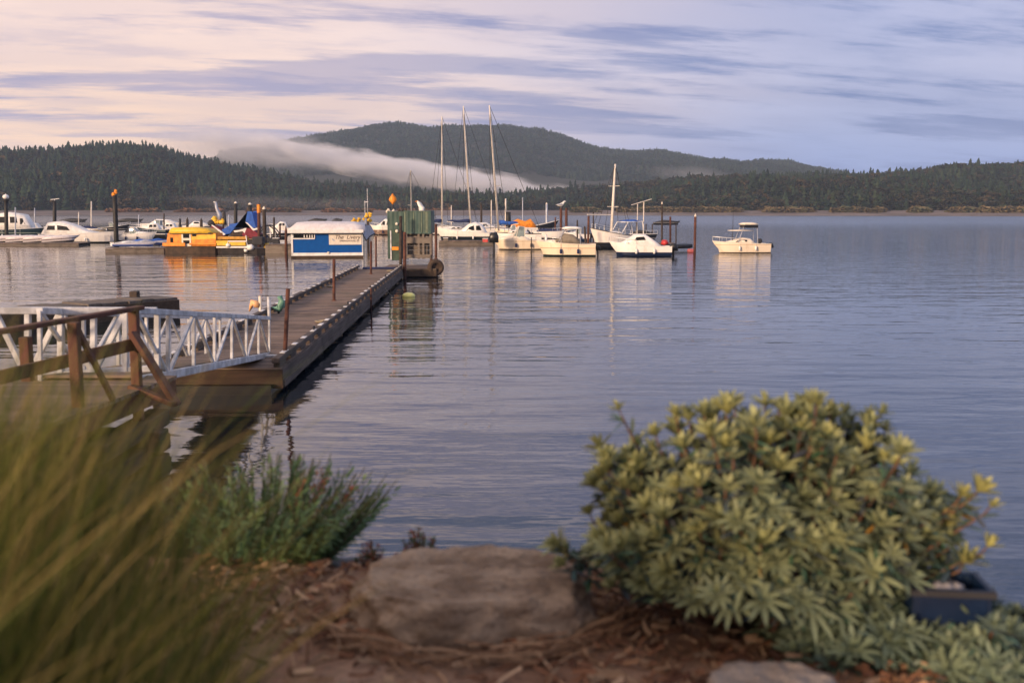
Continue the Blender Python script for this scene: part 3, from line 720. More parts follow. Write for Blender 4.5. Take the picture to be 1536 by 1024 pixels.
slab_dock('short dark dock at the foot of the tall black piling', 158, 246, 379, 2.0, .38, G)
slab_dock('timber dock between the yellow boats and the blue houseboat', 398, 440, 380, 2.4, .75, G, 'barnwood')
slab_dock('weathered dock under the white cruiser right of the shed', 658, 742, 368, 2.4, .45, G)
slab_dock('dark dock under the right-hand motorboats seen behind them', 800, 1012, 370, 1.6, .35, G)

# ------------------------------------------------------------------ pilings, poles, posts
def piling(label, px, yt, yb, wpx, mat='pile', top=None, lean=0, name='piling', group='pilings of the marina', sub=1.0):
    D = depth(yb); b = aty(px, yb, D); tp = aty(px + lean, yt, D); r = wpx / 2 * D / F
    t = thing(name, label, 'piling' if name == 'piling' else name.replace('_', ' '), (b.x, D, 0), 0, group)
    dx = tp.x - b.x; H = tp.z
    mb = MB(); mb.tube([(-dx * .1, 0, -sub), (dx * .3, 0, H * .3), (dx * .7, 0, H * .7), (dx, 0, H)], [r * 1.06, r, r, r * .94], 10); mb.build('shaft', M[mat], t, True)
    s = D / F
    if top == 'globe':
        m2 = MB(); m2.tube([(dx, 0, H - .1), (dx, 0, H + .12)], [r * 1.3, r * 1.6], 10); m2.build('collar', M['dark'], t)
        m2 = MB(); m2.ball((dx, 0, H + .12 + 3 * s), (4.5 * s, 4.5 * s, 3.6 * s), 12, 8); m2.tube([(dx, 0, H + 6 * s), (dx, 0, H + 9 * s)], [2 * s, .6 * s], 8); m2.build('globe', M['white'], t, True)
    if top == 'marker':
        m2 = MB()
        for k in range(7): m2.ball((dx + random.uniform(-2, 2.4) * s, random.uniform(-1, 1) * s, H + random.uniform(0, 8) * s), (random.uniform(1.8, 2.8) * s, 2 * s, random.uniform(1.8, 3) * s), 8, 6, .5)
        m2.build('marker', M['orange'], t)
    if top == 'cap':
        m2 = MB(); m2.tube([(dx, 0, H - .02), (dx, 0, H + .1), (dx, 0, H + .28)], [r * .95, r * .8, r * .15], 10); m2.build('cap', M['cream'], t, True)
    if top == 'bar':
        m2 = MB(); m2.beam((dx - 6 * s, 0, H + 1.5 * s), (dx + 7 * s, 0, H + 3 * s), .12, .1); m2.tube([(dx, 0, H - .02), (dx, 0, H + 2.5 * s)], .07, 6); m2.build('cross_bar', M['paint'], t)
    if top == 'point':
        m2 = MB(); m2.tube([(dx, 0, H - .02), (dx, 0, H + .45)], [r * .92, r * .1], 8); m2.build('tip', M[mat], t)
    if top == 'band':
        m2 = MB(); m2.tube([(dx * .86, 0, H - 12 * s), (dx, 0, H + .03)], [r * 1.15, r * 1.1], 10); m2.build('band', M['orange'], t)
    return t
P_ = piling
P_('tall black lamp piling with white globe at far left edge', 10, 300, 366, 5.5, 'pile', 'globe', -1)
P_('thin grey pole beside the white wheelhouse at far left', 23, 311, 362, 2, 'silver')
P_('dark piling topped with a pale cross bar left of the big white motorboat roof', 82, 301, 352, 5.2, 'pile', 'bar')
P_('thin pale pole rising behind the big white motorboat', 137, 302, 350, 1.8, 'mast')
P_('tall black piling topped with an orange marker', 175, 293, 374, 7, 'pile', 'marker', -3)
P_('short pointed dark piling left of the yellow cabin boat roof', 281, 330, 352, 4, 'oldpile', 'point')
P_('short pointed greenish piling behind the yellow cabin boat', 302, 331, 352, 4.5, 'oldpile', 'point')
P_('tall black piling with pale cap behind the blue tarpaulin', 353.5, 305, 355, 5.5, 'pile', 'cap')
P_('black piling with pale cap rising out of the blue tarpaulin end', 375, 307, 356, 6.5, 'pile', 'cap', 0)
P_('rusty piling with an orange top left of the dark leaning one', 389, 307, 374, 5, 'rust', 'band', -1)
P_('dark piling right of the orange topped rusty one', 398, 314, 376, 5.5, 'oldpile', 'cap', -2)
P_('pointed dark piling just left of the blue houseboat', 429, 346, 380, 4.2, 'rust', 'point')
P_('broad black piling behind the mast of the rightmost tall sailboat', 762.5, 318, 352, 7.5, 'pile')
P_('slim white post behind the broad black piling', 758.5, 298, 345, 2.4, 'mast')
P_('pale post with a small cap left of the twin pilings', 820, 306, 345, 3.4, 'silver', 'cap')
t_left = P_('left brown piling of the pair under the perched gull', 841.5, 312, 352, 4, 'rust')
P_('right brown piling of the pair under the perched gull', 849.5, 312, 352, 4, 'rust')
P_('white post standing between the two cream motorboats', 819, 352, 376, 4, 'white', name='mooring_post')
P_('thin dark stake in front of the long cream motorboat bow', 797, 356, 382, 1.6, 'oldpile', name='mooring_post')
P_('brown piling leaning beside the sailboat bow', 882, 324, 372, 3.4, 'rust', None, 1)
P_('second brown piling tight against the sailboat bow', 879, 340, 374, 3, 'oldpile', None, -2)
P_('tall dark pole through the distant flat boat', 993, 306, 365, 2.8, 'oldpile', 'cap')
P_('shorter dark pole in front of the distant flat boat', 1005.5, 325, 368, 3, 'rust')
P_('thin pole left of the distant flat boat', 969, 336, 362, 1.8, 'oldpile')
P_('thin pole just under the left end of the distant flat boat', 978.5, 336, 362, 1.8, 'oldpile')
P_('thin pole under the right end of the distant flat boat', 1014, 337, 365, 1.8, 'oldpile')
P_('lone rusty piling at the right end of the marina beside the red float', 1042, 325, 380, 3.8, 'rust', 'cap', 1)
P_('dark post between the yellow cabin boat roof and the horizon boats', 270, 328, 352, 3.5, 'pile', name='mooring_post')
P_('thin pole with a small top far behind the two cream motorboats', 737, 300, 344, 1.5, 'mast')

# ------------------------------------------------------------------ more boats crowding the marina
random.seed(31)
EX = [
 # px0, px1, yw, bow, hull, top, label
 (-30, 30, 346, 'R', 'white_black', 'cab', 'white cabin boat cut by the left edge behind the dark green hulled boat'),
 (96, 150, 350, 'L', 'white_navy', 'low', 'low white sloop hull directly behind the big white motorboat'),
 (150, 196, 348, 'R', 'black', 'shield', 'dark hulled runabout behind the tall black piling'),
 (232, 274, 350, 'L', 'white_black', 'cab', 'white cuddy boat just left of the yellow cabin boat roof'),
 (296, 340, 352, 'R', 'white_navy', 'low', 'white hull showing between the pointed piling and the blue tarpaulin'),
 (636, 690, 347, 'L', 'white_navy', 'low', 'slim white hull behind the bow of the arched cabin cruiser'),
 (700, 758, 350, 'R', 'white_black', 'cab', 'white cabin boat behind the stern of the arched cabin cruiser'),
 (742, 790, 356, 'L', 'cream', 'shield', 'cream runabout crowded behind the long cream motorboat'),
 (800, 850, 358, 'R', 'white_black', 'low', 'low white hull behind the grey canvas cockpit'),
 (846, 884, 362, 'L', 'white_navy', 'shield', 'small white runabout between the canvas covered boat and the leaning mast sailboat'),
 (944, 986, 364, 'R', 'black', 'low', 'dark low hull behind the navy bottomed cruiser'),
]
EX += [
 (18, 72, 352, 'L', 'black', 'cab', 'cabin boat with black hull behind the dinghies at far left'),
 (70, 118, 347, 'R', 'white_navy', 'shield', 'pale runabout seen over the arched cabin motorboat'),
 (118, 170, 361, 'L', 'brown', 'low', 'brown and white hull at the stern of the big white motorboat'),
 (176, 236, 362, 'R', 'white_black', 'shield', 'white runabout just behind the blue and white canoes'),
 (206, 250, 355, 'L', 'navy', 'cab', 'dark green cabin boat behind the canoes'),
 (404, 438, 352, 'L', 'white_black', 'cab', 'small white cabin boat behind the houseboat left corner'),
]
for px0, px1, yw, bow, hm_, kind, lab in EX:
    kw = dict(hm=HM[hm_], yaw=random.uniform(-.1, .1), fs=random.uniform(.7, 1.0), fb=random.uniform(1.0, 1.4))
    if kind == 'cab': kw.update(cabin=[(.18, .6, .1), (.28, .72, .9), (.5, .72, 1.0), (.66, .55, .5), (.88, .2, .05)], win=[[(.3, .4), (.4, .4), (.4, .75), (.31, .75)], [(.43, .4), (.56, .4), (.52, .75), (.43, .75)]], motor=(1.1, 'black'))
    elif kind == 'shield': kw.update(cabin=[(.45, .7, .05), (.55, .66, .3), (.75, .5, .22), (.95, .12, .04)], shield=(.45, .58, .8), motor=(1.1, 'black'))
    else: kw.update(canvas=([(.1, .6, .2), (.3, .7, .5), (.5, .66, .45), (.7, .5, .3), (.92, .1, .1)], random.choice(['navy', 'grey', 'dark'])))
    motorboat('motorboat', lab, px0, px1, yw, bow, **kw)
# tackle standing on the docks: each is its own thing
def crate_box(label, px, py, w, h, mat, name='dock_box'):
    D = depth(372); p = aty(px, py, D); s = D / F
    t = thing(name, label, 'box', (p.x, D + .6, p.z - h * s / 2), random.uniform(-.2, .2), 'boxes and gear on the marina docks')
    mb = MB(); mb.box((0, 0, h * s / 2), (w * s, w * s * .7, h * s)); mb.build('body', M[mat], t, bevel=.03)
    mb = MB(); mb.box((0, 0, h * s + .03), (w * s * 1.08, w * s * .78, .06)); mb.build('lid', M['white' if mat != 'white' else 'silver'], t, bevel=.02)
for px, py, w, h, mat, lab in ((232, 366, 10, 6, 'dark', 'dark gear box on the right end of the short dark dock'), (166, 367, 7, 5, 'silver', 'grey box at the left end of the short dark dock'),
     (412, 362, 9, 8, 'dark', 'dark box on the timber dock under the hoop frame'), (422, 364, 7, 5, 'silver', 'grey box on the timber dock left of the houseboat'), (668, 360, 7, 5, 'barnwood', 'wooden box on the weathered dock behind the shed corner'), (728, 361, 8, 5, 'red', 'red box on the weathered dock near the covered motor')):
    crate_box(lab, px, py, w, h, mat)
for px, yt, yb, w, mat, top, lab in (
   (52, 312, 350, 1.6, 'silver', None, 'thin grey pole behind the white wheelhouse'),
   (118, 318, 350, 1.4, 'mast', None, 'thin short pale pole left of the distant rowing boat'),
   (208, 322, 350, 1.5, 'silver', None, 'thin grey stake right of the tall black piling'),
   (246, 320, 352, 2.2, 'oldpile', None, 'thin brown pile left of the yellow cabin boat'),
   (335, 320, 356, 3.0, 'oldpile', None, 'thin dark pile left of the capped black one'),
   (343, 322, 352, 1.8, 'silver', None, 'thin grey stake beside the capped black piling'),
   (411, 326, 368, 3.0, 'oldpile', None, 'dark pile rising inside the hoop frame'),
   (420, 338, 368, 2.6, 'rust', None, 'rusty pile at the right foot of the hoop frame'),
   (677, 308, 345, 1.4, 'mast', None, 'short thin pole right of the leftmost tall mast'),
   (722, 306, 345, 3.0, 'oldpile', None, 'brown pile between the middle and right tall masts'),
   (784, 296, 345, 1.4, 'silver', None, 'slim pole far behind the orange tarpaulin'),
   (833, 326, 352, 2.2, 'rust', None, 'thin rusty pile left of the twin pilings'),
   (866, 330, 364, 2.4, 'oldpile', None, 'thin dark pile right of the twin pilings'),
   (890, 318, 362, 2.0, 'oldpile', None, 'thin pole at the boom end of the leaning mast sailboat'),
   (955, 330, 362, 1.8, 'oldpile', None, 'thin pole behind the navy bottomed cruiser cabin')):
    P_(lab, px, yt, yb, w, mat, top)

def gull(label, px, py, D, s=1.0):
    p = aty(px, py, D); t = thing('gull', label, 'gull', p, 0, None)
    mb = MB(); mb.tube([(-.32 * s, 0, .22 * s), (-.15 * s, 0, .2 * s), (.05 * s, 0, .24 * s), (.16 * s, 0, .34 * s), (.2 * s, 0, .44 * s), (.27 * s, 0, .46 * s), (.36 * s, 0, .43 * s)], [.02 * s, .08 * s, .12 * s, .09 * s, .055 * s, .06 * s, .012 * s], 8)
    mb.tube([(0, .04, .15 * s), (.02, .04, 0)], .012, 4); mb.tube([(0, -.04, .15 * s), (.02, -.04, 0)], .012, 4)
    mb.build('body', M['white'], t, True)
    w = MB()
    for q in (1, -1): w.tube([(.08 * s, q * .1 * s, .27 * s), (-.15 * s, q * .1 * s, .24 * s), (-.4 * s, q * .04 * s, .22 * s)], [.05 * s, .06 * s, .01], 6)
    w.each('wing', M['silver'], t, True)
gull('white gull perched on the twin brown pilings', 841.5, 312, depth(352), 2.2)

# ------------------------------------------------------------------ yellow boats, tarps
def yellow_boat():
    D = depth(380); c = aty(285, 380, D); s = D / F
    t = thing('cabin_boat', 'yellow roofed cabin boat with orange sides and pale door', 'boat', (c.x, D + 1.2, 0), 0, None)
    X = lambda px: (px - 285) * s
    Z = lambda py: aty(285, py, D).z
    mb = MB(); mb.loft([[(x - 0, -w, .0), (x, -w * 1.1, .6), (x, w * 1.1, .6), (x, w, .0)] for x, w in ((X(246), .9), (X(252), 1.15), (X(300), 1.2), (X(322), 1.0), (X(326), .7))]); mb.build('hull', plain('dark oily hull', (.06, .035, .02), .6, .4), t)
    mb = MB(); mb.box((X(262), -1.28, .78), (s * 34, .12, .3)); mb.box((X(305), -1.28, .82), (s * 40, .1, .16)); mb.each('rubbing_strake', M['orange'], t, bevel=.03)
    mb = MB(); mb.prism([(X(249), .62), (X(324), .62), (X(324), Z(350)), (X(252), Z(350))], -1.1, 1.1); w = mb.build('cabin', M['orange'], t, bevel=.04)
    mb = MB(); mb.prism([(X(287), Z(360)), (X(324), Z(358)), (X(324), Z(351)), (X(288), Z(353))], -1.13, -1.102); mb.build('yellow_panel', M['yellow'], w)
    mb = MB(); mb.box((X(280), -1.12, (Z(349) + .62) / 2), (14 * s, .05, Z(349) - .62)); d = mb.build('door', M['cream'], t)
    mb = MB(); mb.box((X(280), -1.16, Z(354)), (9 * s, .02, 6 * s)); mb.box((X(280), -1.16, Z(363)), (9 * s, .02, 5 * s)); mb.each('door_pane', M['glass'], d)
    mb = MB(); mb.box((X(258), -1.115, Z(360)), (4 * s, .03, 7 * s)); mb.box((X(292), -1.14, Z(352.5)), (6 * s, .02, 4 * s)); mb.each('window', M['glass'], w)
    mb = MB(); rr = []
    for x, w_, h in ((X(254), 1.1, .2), (X(258), 1.3, .5), (X(290), 1.35, .55), (X(312), 1.3, .42), (X(320), 1.1, .1)): rr.append((x, w_, h))
    body(mb, rr, Z(350)); mb.build('roof', M['yellow'], t, True)
    mb = MB(); mb.box((X(287), -1.2, Z(350)), (62 * s, .12, .12)); mb.build('eave_strip', M['black'], t)
yellow_boat()
def yellow_boat2():
    D = depth(380); c = aty(360, 380, D); s = D / F
    t = thing('work_boat', 'yellow open work boat with white rails beside the rusty pilings', 'boat', (c.x, D + 1.2, 0), 0, None)
    X = lambda px: (px - 360) * s; Z = lambda py: aty(360, py, D).z
    mb = MB(); mb.loft([[(x, -w, .0), (x, -w * 1.1, .45), (x, w * 1.1, .45), (x, w, .0)] for x, w in ((X(325), .8), (X(332), 1.1), (X(385), 1.1), (X(397), .9))]); mb.build('hull', plain('black oily hull', (.03, .025, .025), .5, .4), t)
    mb = MB(); mb.box((X(347), -1.15, .9), (s * 44, .16, .46)); mb.build('lower_side', M['yellow'], t, bevel=.05)
    mb = MB(); mb.box((X(350), -1.05, Z(357)), (s * 46, .2, .26)); mb.box((X(350), .2, Z(360)), (s * 46, 2.0, .1)); mb.build('upper_side', plain('ochre boards', (.55, .27, .03), .6, .3), t, bevel=.05)
    mb = MB()
    for px in (331, 343, 357, 371): mb.beam((X(px), -1.0, .5), (X(px), -1.0, Z(357)), .08, .08)
    mb.each('post', M['oldpile'], t)
    mb = MB(); mb.tube([(X(342), -1.25, .6), (X(343), -1.25, Z(362)), (X(371), -1.25, Z(362)), (X(372), -1.25, .5)], .06, 6); mb.tube([(X(371), -1.25, Z(362)), (X(370), -1.25, Z(353))], .05, 6); mb.build('white_rail', M['white'], t)
    mb = MB(); mb.box((X(350), -1.2, .55), (s * 50, .1, .14)); mb.build('white_strip', M['white'], t)
    for k, (px, py, q) in enumerate(((376, 371, .28), (369, 378, .16), (343, 368, .2))):
        mb = MB(); mb.ball((X(px), -1.25, max(.25, Z(py))), (q * 1.2, q, q), 8, 6, .3); mb.build('fender', M['white'], t, True)
    mb = MB(); mb.box((X(386), -.6, 1.1), (s * 16, 1.0, .7)); mb.build('engine_box', M['dark'], t, bevel=.08)
yellow_boat2()
def tarp():
    D = depth(372); c = aty(350, 372, D); s = D / F
    t = thing('covered_boat', 'boat draped in blue and maroon tarpaulins behind the yellow work boat', 'boat', (c.x, D + 1.5, 0), 0, None)
    X = lambda px: (px - 350) * s; Z = lambda py: aty(350, py, D).z
    mb = MB(); mb.loft([[(x, -w, -.1), (x, -w, h), (x, w, h), (x, w, -.1)] for x, w, h in ((X(318), .7, 1.2), (X(330), 1.1, 1.1), (X(380), 1.1, 1.2), (X(392), .7, 1.4))]); mb.build('hull', M['dark'], t)
    def sheet(poly, y0, y1, mat, nm): q = MB(); q.prism([(X(a), Z(b)) for a, b in poly], y0, y1); q.build(nm, M[mat], t, bevel=.06)
    sheet([(312, 346), (319, 338), (328, 341), (338, 352), (334, 356), (320, 353)], -1.3, .4, 'maroon', 'maroon_tarp')
    sheet([(366, 345), (372, 338), (380, 345), (389, 352), (384, 358), (370, 357), (362, 353)], -1.3, .4, 'maroon', 'maroon_tarp')
    sheet([(317, 337.5), (320, 337.5), (339, 351.5), (336, 353.5)], -1.36, -1.2, 'white', 'tarp_hem')
    sheet([(368, 333), (372, 334), (381, 343), (390, 341), (390, 343.5), (380, 346.5), (373, 338)], -1.38, -1.2, 'white', 'tarp_hem')
    sheet([(332, 345), (344, 339), (345, 336), (355, 335), (363, 331.5), (372, 334), (380, 341), (383, 341), (378, 318), (373, 318), (370, 331), (374, 342), (366, 342), (352, 343), (345, 351), (337, 352)], -1.32, .9, 'bluecanvas', 'blue_tarp')
    sheet([(346, 350), (350, 345), (370, 342), (368, 349), (372, 354), (344, 354)], -1.25, .3, 'oldpile', 'hatch')
    sheet([(350, 346), (360, 345), (371, 341), (367, 351), (364, 347), (352, 349)], -1.31, -1.2, 'white', 'tarp_hem')
    # upright outboard on the stern and orange gear round it
    mb = MB(); mb.tube([(X(321), -.3, Z(303)), (X(322), -.3, Z(312)), (X(326), -.3, Z(322)), (X(327), -.3, Z(330))], [.12, .16, .22, .18], 8); mb.build('outboard_leg', M['silver'], t, True)
    mb = MB(); mb.tube([(X(318), -.3, Z(303)), (X(321), -.32, Z(303)), (X(323), -.32, Z(313))], .07, 6); mb.build('skeg', M['white'], t, True)
    mb = MB()
    for k in range(9): mb.ball((X(random.uniform(316, 331)), -.2, Z(random.uniform(328, 335))), random.uniform(.12, .3), 8, 6, .5)
    mb.build('orange_gear', M['yellow'], t, True)
    mb = MB(); mb.ball((X(314), -.2, Z(335)), (.45, .4, .35), 8, 6, .5); mb.tube([(X(333), -.2, Z(318)), (X(334), -.2, Z(338))], [.12, .14], 8); mb.build('stove_pipe', M['dark'], t, True)
tarp()
def blue_pile():
    D = depth(377)
    for k, (px, py, lab) in enumerate(((203, 368, 'front blue and white canoe on the short dark dock'), (222, 364, 'rear blue and white canoe on the short dark dock'))):
        p = aty(px, py, D + .6 + k * .8)
        t = thing('canoe', lab, 'canoe', (p.x, D + .6 + k * .8, .42 + .1 * k), R(6), 'canoes on the short dock')
        mb = MB(); mb.loft(hull_rings(4.0, .8, .3, .5, rake=.4, d=.0)); mb.build('hull', hullmat('blue white canoe', (.5, .52, .62), zl=.2, low=(.04, .08, .3)), t)
        mb = MB(); body(mb, [(-1.8, .2, .08), (-.7, .34, .3), (.2, .3, .2), (.9, .25, .36), (1.7, .05, .2)], .3); mb.build('cover', M['bluecanvas'] if k else M['silver'], t, True)
blue_pile()
def hoop():
    D = depth(366); s = D / F; c = aty(401, 366, D)
    t = thing('hoop_frame', 'black arched hoop frame with pale uprights left of the houseboat', 'frame', (c.x, D, 0), 0, None)
    Z = lambda py: aty(401, py, D).z
    for y in (0, 1.2):
        mb = MB(); mb.tube([((-17 + 34 * k / 10) * s, y, Z(357) + (Z(338) - Z(357)) * math.sin(math.pi * k / 10) ** .7) for k in range(11)], .07, 6); mb.build('hoop', M['black'], t)
    mb = MB()
    for px in (-16, -4, 5, 12): mb.tube([(px * s, 0, .3), (px * s, 0, Z(343))], .06, 6)
    mb.each('upright', M['white'], t)
    mb = MB(); mb.box((0, .6, .45), (34 * s, 1.6, .5)); mb.build('base', M['dark'], t, bevel=.05)
hoop()
def barrel():
    D = depth(379); s = D / F; p = aty(401.5, 377, D); t = thing('barrel', 'small yellow barrel at the dock corner by the work boat', 'barrel', (p.x, D - .3, 0), 0, None)
    mb = MB(); mb.tube([(0, 0, -.1), (0, 0, .1), (0, 0, .45), (0, 0, .8), (0, 0, .86)], [.2, .24, .26, .24, .18], 12); mb.build('drum', M['yellow'], t, True)
    mb = MB(); mb.tube([(0, 0, .86), (0, 0, .9)], [.08, .08], 8); mb.build('lid', M['dark'], t)
barrel()

# ------------------------------------------------------------------ blue houseboat
def houseboat():
    D = depth(387); s = D / F
    t = thing('houseboat', 'blue floating cabin with white curved roof and a painted sign', 'houseboat', (aty(491, 387, D).x, D, 0), R(9), None)
    X = lambda px: (px - 491) * s; Z = lambda py: aty(491, py, D).z
    x0, x1 = X(439), X(543.5); dp = 3.2
    mb = MB(); mb.box(((x0 + x1) / 2, dp / 2 + .05, .05), (x1 - x0 + .1, dp - .1, .5)); mb.build('float', M['wetwood'], t)
    mb = MB(); mb.box(((x0 + x1) / 2, dp / 2, (.3 + Z(347)) / 2), (x1 - x0, dp, Z(347) - .3)); w = mb.build('wall', M['bluewall'], t)
    mb = MB(); mb.box(((x0 + x1) / 2, -.03, (Z(383.5) + Z(379)) / 2), (x1 - x0 + .06, .06, Z(379) - Z(383.5)))
    mb.box((x0 + .05, -.035, (Z(383) + Z(347)) / 2), (.14, .05, Z(347) - Z(383)))
    mb.box((x1 - .02, -.03, (Z(379) + Z(347)) / 2), (.05, .05, Z(347) - Z(379))); mb.build('white_trim', M['white'], t)
    mb = MB(); mb.box((X(456), -.02, Z(353)), (33 * s, .04, 8 * s)); wd = mb.build('window', M['glass'], t)
    mb = MB(); mb.box((X(456), -.045, Z(357.8)), (34 * s, .05, 1.8 * s)); mb.box((X(473), -.045, Z(353.5)), (1.3 * s, .05, 8.6 * s)); mb.build('sill', M['white'], wd)
    mb = MB()
    for px, h in ((441.5, 5), (458, 4.5), (462, 4), (466, 5), (469.5, 5)): mb.box((X(px), -.045, Z(354)), (1.5 * s, .02, h * s))
    mb.each('window_item', M['white'], wd)
    mb = MB(); mb.box((X(518), -.03, Z(359)), (48 * s, .05, 16 * s)); sg = mb.build('sign_board', M['cream'], t)
    def txt(body_, px, py, size, mat, shear=0):
        cu = bpy.data.curves.new('lettering', 'FONT'); cu.body = body_; cu.size = size; cu.align_x = 'CENTER'; cu.align_y = 'CENTER'; cu.extrude = .006; cu.shear = shear
        ob = bpy.data.objects.new('tmp', cu); ob.rotation_euler = (math.pi / 2, 0, 0); ob.location = (X(px), -.065, Z(py)); COL.objects.link(ob)
        bpy.context.view_layer.update()
        me = bpy.data.meshes.new_from_object(ob.evaluated_get(bpy.context.evaluated_depsgraph_get())); me.transform(ob.matrix_world)
        bpy.data.objects.remove(ob); me.materials.clear(); me.materials.append(mat)
        q = bpy.data.objects.new('lettering', me); COL.objects.link(q); q.parent = sg
    ink = plain('brown ink', (.09, .05, .04), .6, .2)
    txt('The  Livery', 521, 356, 8.2 * s, ink, .3); txt('SPRINGHOUSE, SP', 524, 361.6, 3.6 * s, ink)
    mb = MB(); mb.prism([(X(498.5), Z(357)), (X(500), Z(358.5)), (X(503), Z(361)), (X(501.5), Z(361.5)), (X(499), Z(360))], -.07, -.056); mb.build('emblem', M['silver'], sg)
    # curved roof, overhanging to the right with a folded silver gable sheet
    rings = []
    zt, ze = Z(333), Z(347.5)
    for x, q in ((X(434), .0), (X(446), .85), (X(470), 1.0), (X(530), .95), (X(548), .8)):
        ring = [(x, -.28, ze)]
        for k in range(9):
            a = math.pi * k / 8; ring.append((x, dp / 2 - math.cos(a) * (dp / 2 + .25), ze + .14 + (zt - ze - .1) * q * math.sin(a) ** .55 + .02))
        ring.append((x, dp + .28, ze)); rings.append(ring)
    mb = MB(); mb.loft(rings); mb.build('roof', M['roof'], t, True)
    mb = MB(); mb.box(((X(434) + X(545)) / 2, -.31, ze + .03), (X(545) - X(434), .05, .26)); mb.build('fascia', M['white'], t)
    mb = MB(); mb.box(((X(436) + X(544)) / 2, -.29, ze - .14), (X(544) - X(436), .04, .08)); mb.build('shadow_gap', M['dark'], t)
    mb = MB(); o_ = X(549)
    mb.add([(X(543), -.3, Z(349)), (X(549), .2, Z(337)), (X(557), 1.4, Z(339)), (X(563), 2.0, Z(351)), (X(556), 1.2, Z(354)), (X(549), .1, Z(361))], [(0, 1, 5), (1, 2, 4, 5), (2, 3, 4)])
    g = mb.build('gable_sheet', M['silver'], t); so_ = g.modifiers.new('s', 'SOLIDIFY'); so_.thickness = .05
    mb = MB(); mb.tube([(X(543), -.32, Z(349)), (X(549), .18, Z(336.8))], .05, 5); mb.tube([(X(543), -.32, Z(349)), (X(549), .08, Z(361.3)), (X(556), 1.18, Z(354.5)), (X(563), 2.0, Z(351.5))], .05, 5); mb.build('gable_edge', M['dark'], t)
    mb = MB(); mb.tube([(X(493), -.1, .35), (X(493), -.1, Z(377.5))], .09, 7); mb.build('cleat_post', M['cream'], t)
houseboat()
def clump():
    D = depth(366)
    for px, py, n, sx, sy, lab in ((534, 331, 9, 5, 3, 'low orange float cluster over the houseboat roof end'), (552, 325, 14, 6, 7, 'tall orange float cluster left of the green shed')):
        p = aty(px, 345, D); s = D / F
        t = thing('float_cluster', lab, 'floats', (p.x, D, 0), 0, 'orange float clusters')
        mb = MB(); mb.tube([(0, 0, -.3), (0, 0, aty(px, py, D).z)], .12, 6); mb.build('post', M['oldpile'], t)
        mb = MB()
        for k in range(n): mb.ball((random.uniform(-sx, sx) * s, random.uniform(-.3, .3), aty(px, py + random.uniform(-sy, sy), D).z), random.uniform(1.6, 2.8) * s, 8, 6, .5)
        mb.each('float', M['yellow'], t)
    t = thing('antenna_pole', 'pair of thin white antennas above the orange floats', 'antenna', (aty(550, 345, D + 2).x, D + 2, 0), 0, None)
    mb = MB(); Zf = lambda y: aty(550, y, D + 2).z; s = D / F
    mb.tube([(2 * s, 0, -.2), (2 * s, 0, Zf(283))], .035, 5); mb.tube([(-2 * s, 0, -.2), (-2 * s, 0, Zf(301))], .035, 5); mb.each('whip', M['paint'], t)
    mb = MB(); mb.beam((-3 * s, 0, Zf(303)), (3 * s, 0, Zf(303)), .1, .12); mb.build('bracket', M['paint'], t)
clump()

# ------------------------------------------------------------------ main dock
def main_dock():
    z = .52
    NR = atz(421, 552, z); FR = atz(604, 403, z); FL = atz(543, 399, z)
    FR = Vector((FR.x, FL.y, z)) if abs(FR.y - FL.y) < 0 else FR
    ax = (FR - NR); ax.z = 0; Ld = ax.length; ax.normalize(); nl = Vector((-ax.y, ax.x, 0))      # to the left
    Wd = abs((FL - FR).dot(nl)); Wd = max(2.2, min(2.9, Wd))
    t = thing('dock', 'long weathered plank dock with raised edge timbers running out to the shed', 'dock', (NR.x, NR.y, 0), 0, None)
    rz = math.atan2(ax.y, ax.x) - math.pi / 2; t.rotation_euler = (0, 0, rz)       # local y along the dock, x to the right
    mb = MB(); n = int(Ld / .15)
    for i in range(n):
        mb.box((-Wd / 2 + random.uniform(-.008, .008), (i + .5) * Ld / n, z - .022 + random.uniform(-.004, .004)), (Wd - .02, Ld / n * .93, .045))
    mb.build('deck', M['deckwood'], t)
    for x in (-.10, -Wd + .10):
        mb = MB(); k = int(Ld / 1.25)
        for i in range(k): mb.box((x, (i + .35) * Ld / k, z + .05), (.14, .68, .10))
        mb.box((x, Ld / 2, z + .155), (.17, Ld, .11)); mb.build('bull_rail', M['curb'], t, bevel=.015)
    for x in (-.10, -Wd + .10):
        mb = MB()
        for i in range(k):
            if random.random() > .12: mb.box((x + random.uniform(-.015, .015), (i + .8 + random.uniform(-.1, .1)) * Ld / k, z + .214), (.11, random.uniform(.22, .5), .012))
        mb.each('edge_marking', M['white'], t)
    mb = MB()
    for x in (.02, -Wd - .02): mb.box((x, Ld / 2, z - .19), (.07, Ld + .06, .34)); mb.box((x * 1.0 + (.03 if x > 0 else -.03), Ld / 2, z - .33), (.06, Ld, .14))
    mb.each('side_board', M['curb'], t)
    mb = MB(); mb.box((-Wd / 2, -.05, z - .22), (Wd + .1, .07, .40)); mb.build('end_board', wood('dark end plank', (.022, .011, .007), (.05, .026, .016), 0), t)
    mb = MB()
    for i in range(9): mb.box((-Wd / 2, 1.2 + i * (Ld - 2.4) / 8, -.05), (Wd - .3, 3.0, .5))
    mb.each('float', M['black'], t)
    # low wooden kerb line near the gangway end and a blue end pad
    mb = MB(); mb.box((-.62, 1.6, z + .03), (1.0, .12, .05)); mb.build('cleat', M['paint'], t, bevel=.01)
    mb = MB(); mb.box((-Wd / 2, Ld - .15, z + .05), (Wd * .7, .5, .10)); mb.build('mat', M['navy'], t, bevel=.02)
    return NR, ax, nl, Ld, Wd, z
NR, AX, NL, LD, WD, DZ = main_dock()
